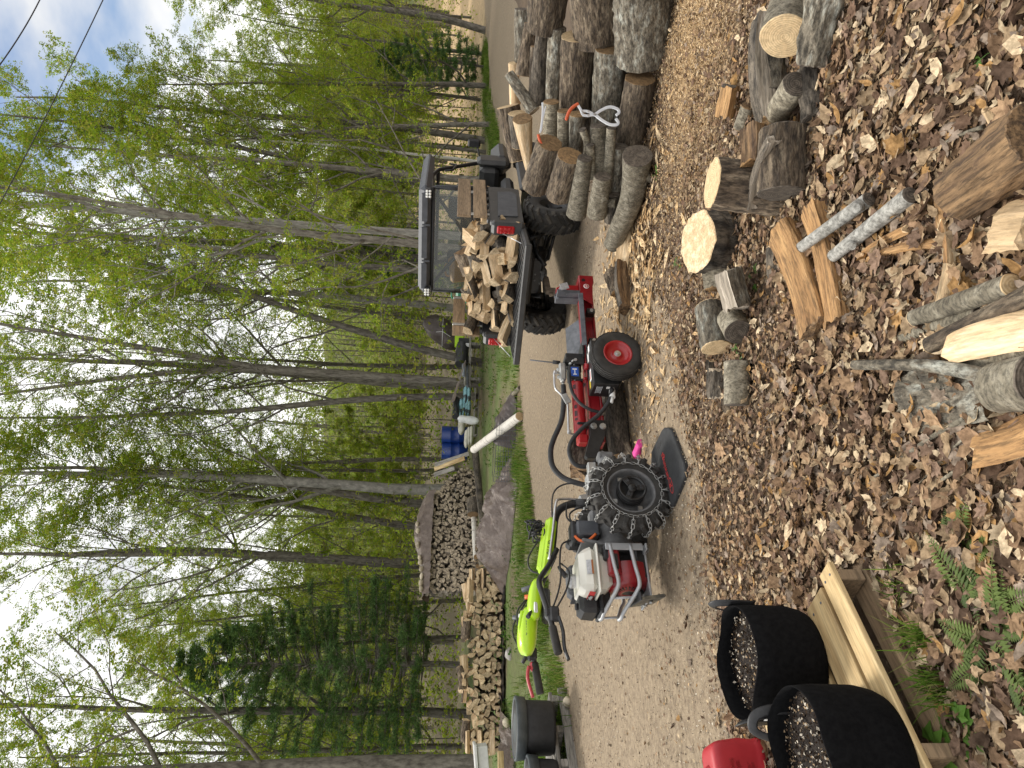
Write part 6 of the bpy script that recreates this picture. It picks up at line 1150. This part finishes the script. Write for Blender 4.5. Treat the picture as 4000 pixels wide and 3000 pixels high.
# bottom: big barkless log and bundle
glog('thick barkless rotting log at the lower right corner', Z7(900, 1270), Z7(1420, 880), .075, .085, bark='wood_brown', face='wood_brown', rough=.16)
gsplit('pale split block at the lower right edge', Z7(1200, 1450), Z7(1420, 1430), .12, 1.6, 83, ['wood_fresh', 'wood_fresh', 'wood_fresh'], 60, .06, .06)
glog('smooth grey log, first of the fanned bundle', Z8(690, 445), Z8(1380, 210), .026, .030, .04, .05, bark='bark_smooth', face='wood_end', rough=.02)
glog('thin grey log under the first of the fanned bundle', Z8(605, 580), Z8(1150, 420), .019, .022, bark='bark_smooth', face='wood_end_old', rough=.02)
glog('purple-brown log, second of the fanned bundle', Z8(800, 640), Z8(1560, 265), .025, .030, .04, .05, bark='bark_rough', face='wood_end', rough=.03)
gsplit('pale yellow split, third of the fanned bundle', Z8(930, 650), Z8(1560, 510), .085, 1.4, 84, ['wood_fresh', 'wood_fresh', 'wood_fresh'], 80, .06, .06)
glog('grey log under the pale yellow split', Z8(1080, 810), Z8(1560, 660), .026, .03, .03, .03, bark='bark_smooth', face='wood_end_old', rough=.02)
glog('lichened stick with broken yellow tip lying on top', Z8(255, 785), Z8(1330, 890), .017, .022, .04, .09, bark='bark_lichen', face='wood_fresh', rough=.08, name='stick', cat='stick', mid=[on(*Z8(780, 790), .06)])
glog('grey chunky log end at the bottom edge', Z8(1290, 950), Z8(1600, 900), .065, .07, bark='bark_smooth', face='wood_end_old', rough=.06)
for i, (a, b, w, lb) in enumerate((((620, 1000), (1280, 900), .055, 'long curl of bark beside the fanned bundle'), ((720, 1130), (1260, 1030), .06, 'broad strip of loose bark below the bundle'), ((640, 880), (960, 870), .04, 'short silvery strip of bark below the lichened stick'))): gsplit(lb, Z8(*a), Z8(*b), w, 2.6, 85 + i, ['bark_lichen', 'bark_rough', 'wood_brown'], -90, .012, .02, False, 'bark_strip')
gsplit('pale broken split at the bottom edge, lowest of all', Z8(1170, 1400), Z8(1600, 1260), .10, 1.2, 89, ['wood_fresh', 'wood_orange', 'wood_fresh'], 70, .04, .05)
for i, (a, b, w, lb) in enumerate(((Z7(300, 1630), Z7(570, 1470), .03, 'short orange splinter between the sticks'), (Z7(330, 1655), Z7(770, 1560), .04, 'long orange splinter beside the silver stick'), (Z7(780, 1290), Z7(800, 1480), .035, 'upper half of the bent yellow splinter'), (Z7(800, 1460), Z8(930, 100), .04, 'middle of the bent yellow splinter'), (Z8(950, 60), Z8(890, 360), .05, 'lower half of the bent yellow splinter'), (Z7(1080, 710), Z7(1150, 850), .02, 'small white splinter near the barkless log'))): gsplit(lb, a, b, w, 1.4, 90 + i, ['wood_fresh' if i > 1 else 'wood_orange', 'wood_orange', 'wood_fresh'], 40 * i, .03, .03, False, 'splinter')
def twig(label, pts, r):
    P = smooth_path([on(*q, h) for q, h in pts], 5); m = MB(); m.tube(P, [r * (1 - .6 * i / len(P)) for i in range(len(P))], 6); tag(m.build('twig', 'bark_smooth'), label, 'twig')
twig('longest bare twig slanting across the leaves', [(Z8(1050, 1170), .03), (Z8(800, 1310), .03), (Z8(550, 1490), .025), (Z8(300, 1659), .02), ((3240, 1990), .02)], .009)
twig('second bare twig below the longest twig', [(Z8(1220, 1450), .03), (Z8(1000, 1540), .03), (Z8(820, 1659), .02), ((3560, 1960), .02)], .008)
twig('thin wavy twig between the two long twigs', [(Z8(1140, 1240), .03), (Z8(980, 1370), .03), (Z8(700, 1659), .02)], .005)
twig('dark twig near the barkless log', [(Z7(1070, 820), .03), (Z7(900, 880), .03), (Z7(680, 1000), .02)], .007)
twig('thin dark twig near the grow bags', [((3080, 2130), .02), ((2990, 2140), .03), ((2920, 2165), .02)], .004)
# ------------------------------------------------------------------ leaf litter
def fan(out, zf, curl):
    P = [(0.0, 0.0, 0.0)] + [(x, y, 0) for x, y in out]; V = np.array(P, float); V[0] = V[1:].mean(0); V[:, 2] = zf * np.abs(V[:, 1]) + curl * (V[:, 0] - .5) ** 2; n = len(out)
    return V - np.array([.5, 0, 0]), [(0, i + 1, (i + 1) % n + 1) for i in range(n)]
def serr(n, w, lobes=0.0):
    t = np.linspace(0, 1, n); up = [(a, w * math.sin(math.pi * a ** .8) * (1 + (.16 if i % 2 else -.1)) * (1 - .2 * a)) for i, a in enumerate(t)]; return up + [(a, -b * .95) for a, b in up[-2:0:-1]]
maple = [(.0, .0), (.12, .22), (.05, .42), (.30, .36), (.42, .52), (.52, .30), (.72, .34), (.68, .14), (1.0, .0), (.70, -.12), (.74, -.33), (.52, -.28), (.44, -.5), (.30, -.34), (.06, -.40), (.14, -.2)]
TPL = [fan(serr(8, .21), .35, .5), fan(serr(9, .26), -.3, -.4), fan(maple, .25, .35), fan(maple, -.35, -.5), fan(serr(7, .17), .7, .9), fan([(0, 0), (.3, .3), (.6, .22), (1, .1), (.8, -.2), (.35, -.28)], .4, .6)]
PALL = np.array([(.335, .245, .155), (.235, .155, .098), (.19, .13, .095), (.135, .088, .062), (.50, .40, .27), (.29, .195, .12), (.34, .205, .09), (.085, .058, .042), (.27, .215, .17)])
PIV = PM.inverted()
def litter_field():
    rg = np.random.default_rng(31); Vs, Fs, Cs = [], [], []; off = 0
    def spots(n, y0, y1, pw=1.0, road=.04):
        out = []
        while len(out) < n:
            y = y0 + (y1 - y0) * rg.random() ** pw; x = (rg.random() * 2 - 1) * (.64 * y + .3); yn = lerp(NEAR, x) + .25 * noise.noise((x * 2, y * 2, 3)); k = 1.0
            if y > yn: k = road + (1 - road) * max(0, 1 - (y - yn) / .5) ** 2 * .6
            if y > lerp(FARE, x): k = .25
            saw = math.exp(-((x - 2.3) / .9) ** 2 - ((y - 4.25) / .62) ** 2); k *= 1 - .62 * saw
            if (KI @ Vector((x, y, 0))).length < .34: k *= .0
            pl = PIV @ Vector((x, y, 0))
            if -.03 < pl.x < 1.35 and -.02 < pl.y < .9: k *= 0
            if rg.random() < k: out.append((x, y))
        return np.array(out)
    for ti, (tv, tf) in enumerate(TPL):
        for n, y0, y1, s0, s1, pw in ((1250, 1.5, 3.0, .035, .08, .85), (1700, 2.4, 4.4, .02, .052, .9), (900, 4.0, 8.5, .015, .042, .9)):
            P = spots(n, y0, y1, pw); z = np.array([tz(a, b) for a, b in P]) + rg.uniform(.008, .04, n); s = rg.uniform(s0, s1, n); col = PALL[rg.choice(9, n, p=[.18, .15, .13, .12, .11, .11, .03, .06, .11])] * rg.uniform(.75, 1.25, (n, 1))
            V, F, C = scatter(tv, tf, np.column_stack([P, z]), rotmats(n, .4, rg), s, col); Vs.append(V); Fs.append(F + off); Cs.append(C); off += len(V)
    n = 52000; P = spots(n, 1.4, 8.6, .8, .07); z = np.array([tz(a, b) for a, b in P]) + rg.uniform(.003, .028, n); tv = np.array([(0, 0, 0), (.6, .25, .1), (1, -.1, 0), (.4, -.35, .12)]); col = PALL[rg.integers(0, 9, n)] * rg.uniform(.6, 1.2, (n, 1))
    V, F, C = scatter(tv, [(0, 1, 2), (0, 2, 3)], np.column_stack([P, z]), rotmats(n, .5, rg), rg.uniform(.008, .034, n), col); Vs.append(V); Fs.append(F + off); Cs.append(C)
    return npmesh('leaf_litter', np.concatenate(Vs), np.concatenate(Fs), 'brown_leaf', np.concatenate(Cs))
o = put('leaf_litter', litter_field(), GROUND); tag(o, kind='stuff')
leafm = []
for i in range(12):
    tv, tf = TPL[i % 6]; leafm.append(npmesh('fallen_leaf', tv * .1, np.array(tf), 'brown_leaf', np.tile(PALL[(0, 4, 1, 6, 5, 2)[(i * 5 + i // 6) % 6]] * (1.0 + .12 * (i % 3)), (len(tv), 1)), False))
rg = random.Random(77); nl = 0
while nl < 290:
    y = 1.55 + 2.1 * rg.random() ** 1.3; x = rg.uniform(-1, 1) * (.6 * y + .05)
    if y > lerp(NEAR, x) - .05 or (-.05 < (PIV @ Vector((x, y, 0))).x < 1.35 and -.05 < (PIV @ Vector((x, y, 0))).y < .9): continue
    e = Euler((rg.gauss(0, .35), rg.gauss(0, .35), rg.uniform(0, 6.3))); s = rg.uniform(.5, 1.0); M = T(x, y, tz(x, y) + rg.uniform(.03, .05)) @ e.to_matrix().to_4x4() @ SC(s, s, s)
    put('fallen_leaf', rg.choice(leafm), GROUND, M); nl += 1
def flakes(name, n, fn, s0, s1, pal, mt, label, tilt=.5, long=1.0, kind_parent=GROUND):
    g = np.random.default_rng(len(name) * 7 + n); P = np.array([fn(g) for _ in range(n)]); z = np.array([tz(a, b) for a, b in P]) + g.uniform(.006, .03, n); pal = np.array(pal)
    tv = np.array([(-.5 * long, 0, 0), (0, .22, .05), (.5 * long, 0, 0), (0, -.22, .05)]); V, F, C = scatter(tv, [(0, 1, 2, 3)], np.column_stack([P, z]), rotmats(n, tilt, g), g.uniform(s0, s1, n), pal[g.integers(0, len(pal), n)] * g.uniform(.8, 1.2, (n, 1)))
    return tag(put(name, npmesh(name, V, F, mt, C), kind_parent), kind='stuff')
SAWP = [(.62, .46, .27), (.54, .38, .21), (.68, .53, .34), (.48, .33, .18)]
flakes('sawdust', 26000, lambda g: (2.3 + g.normal(0, .55), 4.3 + g.normal(0, .38)), .008, .02, SAWP, 'brown_leaf', '')
flakes('sawdust', 6000, lambda g: (1.5 + g.normal(0, 1.2), 4.9 + g.normal(0, .9)), .008, .022, SAWP, 'brown_leaf', '')
flakes('wood_chips', 900, lambda g: (1.0 + g.normal(0, .45), 5.75 + g.normal(0, .45)), .04, .13, SAWP + [(.35, .22, .11)], 'brown_leaf', '', .25, 1.6)
flakes('wood_chips', 500, lambda g: (.3 + g.normal(0, .6), 5.2 + g.normal(0, .4)), .02, .07, SAWP + [(.3, .19, .1)], 'brown_leaf', '', .25, 1.5)
def roadpt(g):
    while True:
        y = 3.2 + 9 * g.random() ** 1.6; x = (g.random() * 2 - 1) * .62 * y
        if lerp(NEAR, x) < y < lerp(FARE, x): return (x, y)
flakes('road_stones', 17000, roadpt, .007, .024, [(.5, .44, .35), (.3, .26, .21), (.62, .57, .48), (.2, .17, .14), (.42, .36, .27)], 'brown_leaf', '', .9, .7, ROAD)
flakes('road_litter', 800, roadpt, .012, .035, [(.3, .2, .12), (.42, .3, .18), (.2, .13, .09)], 'brown_leaf', '', .4, 1.0, ROAD)
# ------------------------------------------------------------------ grass and small plants
GPAL = [(.10, .19, .025), (.14, .24, .035), (.19, .27, .05), (.08, .15, .025), (.24, .25, .08)]
def grass_mesh(tufts, per, h0, h1, w, spread, seed):
    g = np.random.default_rng(seed); n = len(tufts) * per; c = np.repeat(np.array(tufts), per, 0); P = c + np.column_stack([g.normal(0, spread, n), g.normal(0, spread, n), np.zeros(n)]); a = g.uniform(0, 6.28, n); L = g.uniform(h0, h1, n); le = g.uniform(.2, .9, n) * L
    d = np.column_stack([np.cos(a), np.sin(a), np.zeros(n)]); s = np.column_stack([-np.sin(a), np.cos(a), np.zeros(n)]) * w; z = np.array([0, 0, 1.0])
    V = np.stack([P - s, P + s, P + d * (le * .35)[:, None] + z * (L * .6)[:, None] + s * .7, P + d * (le * .35)[:, None] + z * (L * .6)[:, None] - s * .7, P + d * le[:, None] + z * (L * .92)[:, None]], 1).reshape(-1, 3)
    i = np.arange(n)[:, None] * 5; F = np.concatenate([i + [0, 1, 2], i + [0, 2, 3], i + [3, 2, 4]]); C = np.repeat(np.array(GPAL)[g.integers(0, 5, n)] * g.uniform(.75, 1.25, (n, 1)), 5, 0); return npmesh('grass', V, F, 'grass_blades', C)
def strip(n, seed):
    r_ = random.Random(seed); out = []
    while len(out) < n:
        x = r_.uniform(-9, 13); yf = lerp(FARE, x); y = yf + r_.uniform(-.2, 6) * r_.random() ** .7
        if x > 2 and (y > yf + 2.0): continue
        if x > -1.2 and x < 2 and r_.random() < .75: continue
        if noise.noise((x * .8, y * .8, 4)) + r_.uniform(-.35, .35) < .08: continue
        out.append((x, y, tz(x, y)))
    return out
tag(put('grass', grass_mesh(strip(1000, 1), 46, .06, .20, .0045, .11, 3), GROUND), kind='stuff')
def tuft(label, px, py, n, h, seed, name='grass_tuft', cat='grass'):
    p = on(px, py); me = grass_mesh([(0, 0, 0)], n, h * .5, h, .0028, .02, seed); tag(put(name, me, None, T(p.x, p.y, p.z)), label, cat, 'grass tufts by the pallet')
tuft('largest green grass tuft in the leaves beside the pallet', 3640, 2480, 70, .16, 1); tuft('grass tuft farther along the pallet side', 3680, 2660, 60, .13, 2); tuft('thin grass tuft near the pallet corner', 3560, 2290, 26, .12, 3); tuft('grass tuft at the lower end of the pallet', 3730, 2720, 40, .12, 4)
def plant(label, px, py, n, L, w, seed, mt='fern', up=.5, name='seedling', cat='plant', pinn=False):
    r_ = random.Random(seed); p = on(px, py); t = thing(name, label, cat, T(p.x, p.y, p.z)); st = MB(); lf = MB()
    for k in range(n):
        a = r_.uniform(0, 6.28); l = L * r_.uniform(.7, 1.1); P = [Vector((math.cos(a) * l * q, math.sin(a) * l * q, l * up * (1.5 * q - q * q))) for q in (0, .33, .66, 1)]; st.tube([P[0] - UP * .01] + P[1:], [.0018, .0015, .0012, .0008], 4, False)
        def blade(c, d, ln, ww): s = d.cross(UP).normalized() * ww; lf.add([c, c + d * ln * .5 + s + UP * ln * .08, c + d * ln, c + d * ln * .5 - s + UP * ln * .08], [(0, 1, 2, 3)])
        if pinn:
            for q in range(3, 22):
                f = q / 22; i = min(int(f * 3), 2); c = P[i].lerp(P[i + 1], f * 3 - i); d = (P[3] - P[0]).normalized(); ln = w * 3.2 * math.sin(math.pi * f ** .8)
                for sg in (-1, 1): blade(c, (d.cross(UP).normalized() * sg + d * .35).normalized(), ln, ln * .16)
        else:
            d = (P[3] - P[2]).normalized(); blade(P[2], d, L * .7, w)
            for sg in (-1, 1): blade(P[2], (d + d.cross(UP).normalized() * sg * 1.2).normalized(), L * .55, w * .8)
    st.build('stem', mt, t); lf.build('foliage', mt, t)
mat('leaf_green', (.07, .16, .02), (.16, .30, .05), rough=.5, scale=6, transl=.3)
plant('brownish green fern spreading in the lower left leaves', 3860, 2400, 7, .26, .014, 1, 'fern', .3, 'fern', 'fern', True); plant('second fern patch between grass and twigs', 3760, 2190, 6, .20, .012, 2, 'fern', .3, 'fern', 'fern', True); plant('fern fronds at the lower left edge of the view', 3950, 2560, 6, .25, .013, 3, 'fern', .35, 'fern', 'fern', True)
plant('three-leaved green seedling at the lower end of the pallet', 3760, 2840, 5, .07, .016, 4, 'leaf_green', .9); plant('green seedling by the bottom pallet board', 3680, 2960, 5, .08, .018, 5, 'leaf_green', .9); plant('lone seedling among leaves below the grow bags', 3810, 2880, 3, .06, .014, 6, 'leaf_green', .9)
plant('broad green leaf pair at the lower right edge', 3890, 190, 2, .07, .014, 7, 'leaf_green', .6); plant('small broad green leaf near the right edge', 3960, 300, 2, .05, .012, 8, 'leaf_green', .6); plant('pale green sprout right of the barkless log', 3690, 220, 2, .035, .008, 9, 'leaf_green', .8)
for i, (px, py, lb) in enumerate(((2570, 680, 'tiny green sprig by the crooked log'), (2880, 1330, 'feathery sprig in front of the dark cut round'), (2900, 1430, 'feathery sprig before the smooth grey log'), (2960, 1090, 'feathery sprig left of the orange slab'), (2660, 1040, 'little green weed on the chips'))): plant(lb, px, py, 5, .06, .006, 20 + i, 'leaf_green', .8)
def weeds():
    g = np.random.default_rng(9); n = 2600; P = []
    while len(P) < n:
        x = g.uniform(-8, 14); yf = lerp(FARE, x); y = yf + g.uniform(.2, 9)
        if noise.noise((x * 1.1, y * 1.1, 12)) > .08: P.append((x, y, tz(x, y) + g.uniform(.02, .16)))
    V, F, C = leafcards(np.array(P), .06, [(.07, .15, .03), (.11, .19, .04), (.15, .2, .05)], g, 3); return npmesh('weeds', V, F, 'leaf_spring', C)
tag(put('weeds', weeds(), GROUND), kind='stuff')
def undergrowth():
    g = np.random.default_rng(19); P = []
    while len(P) < 15000:
        y = 21 + 42 * g.random() ** 1.2; x = (g.random() * 2 - 1) * (.62 * y + 2)
        if y < lerp(FARE, x) + 3: continue
        c = noise.noise((x * .25, y * .25, 2))
        if c < -.15 + g.random() * .3: continue
        P.append((x, y, land(x, y) + g.random() ** 1.4 * (3.0 + 5 * max(0, c))))
    V, F, C = leafcards(np.array(P), .16, SPRING + [(.16, .15, .06), (.12, .13, .04)], g, 3); return npmesh('undergrowth', V, F, 'leaf_spring', C)
tag(put('undergrowth', undergrowth()), 'soft green undergrowth filling the wood behind the clearing', 'undergrowth', kind='stuff')
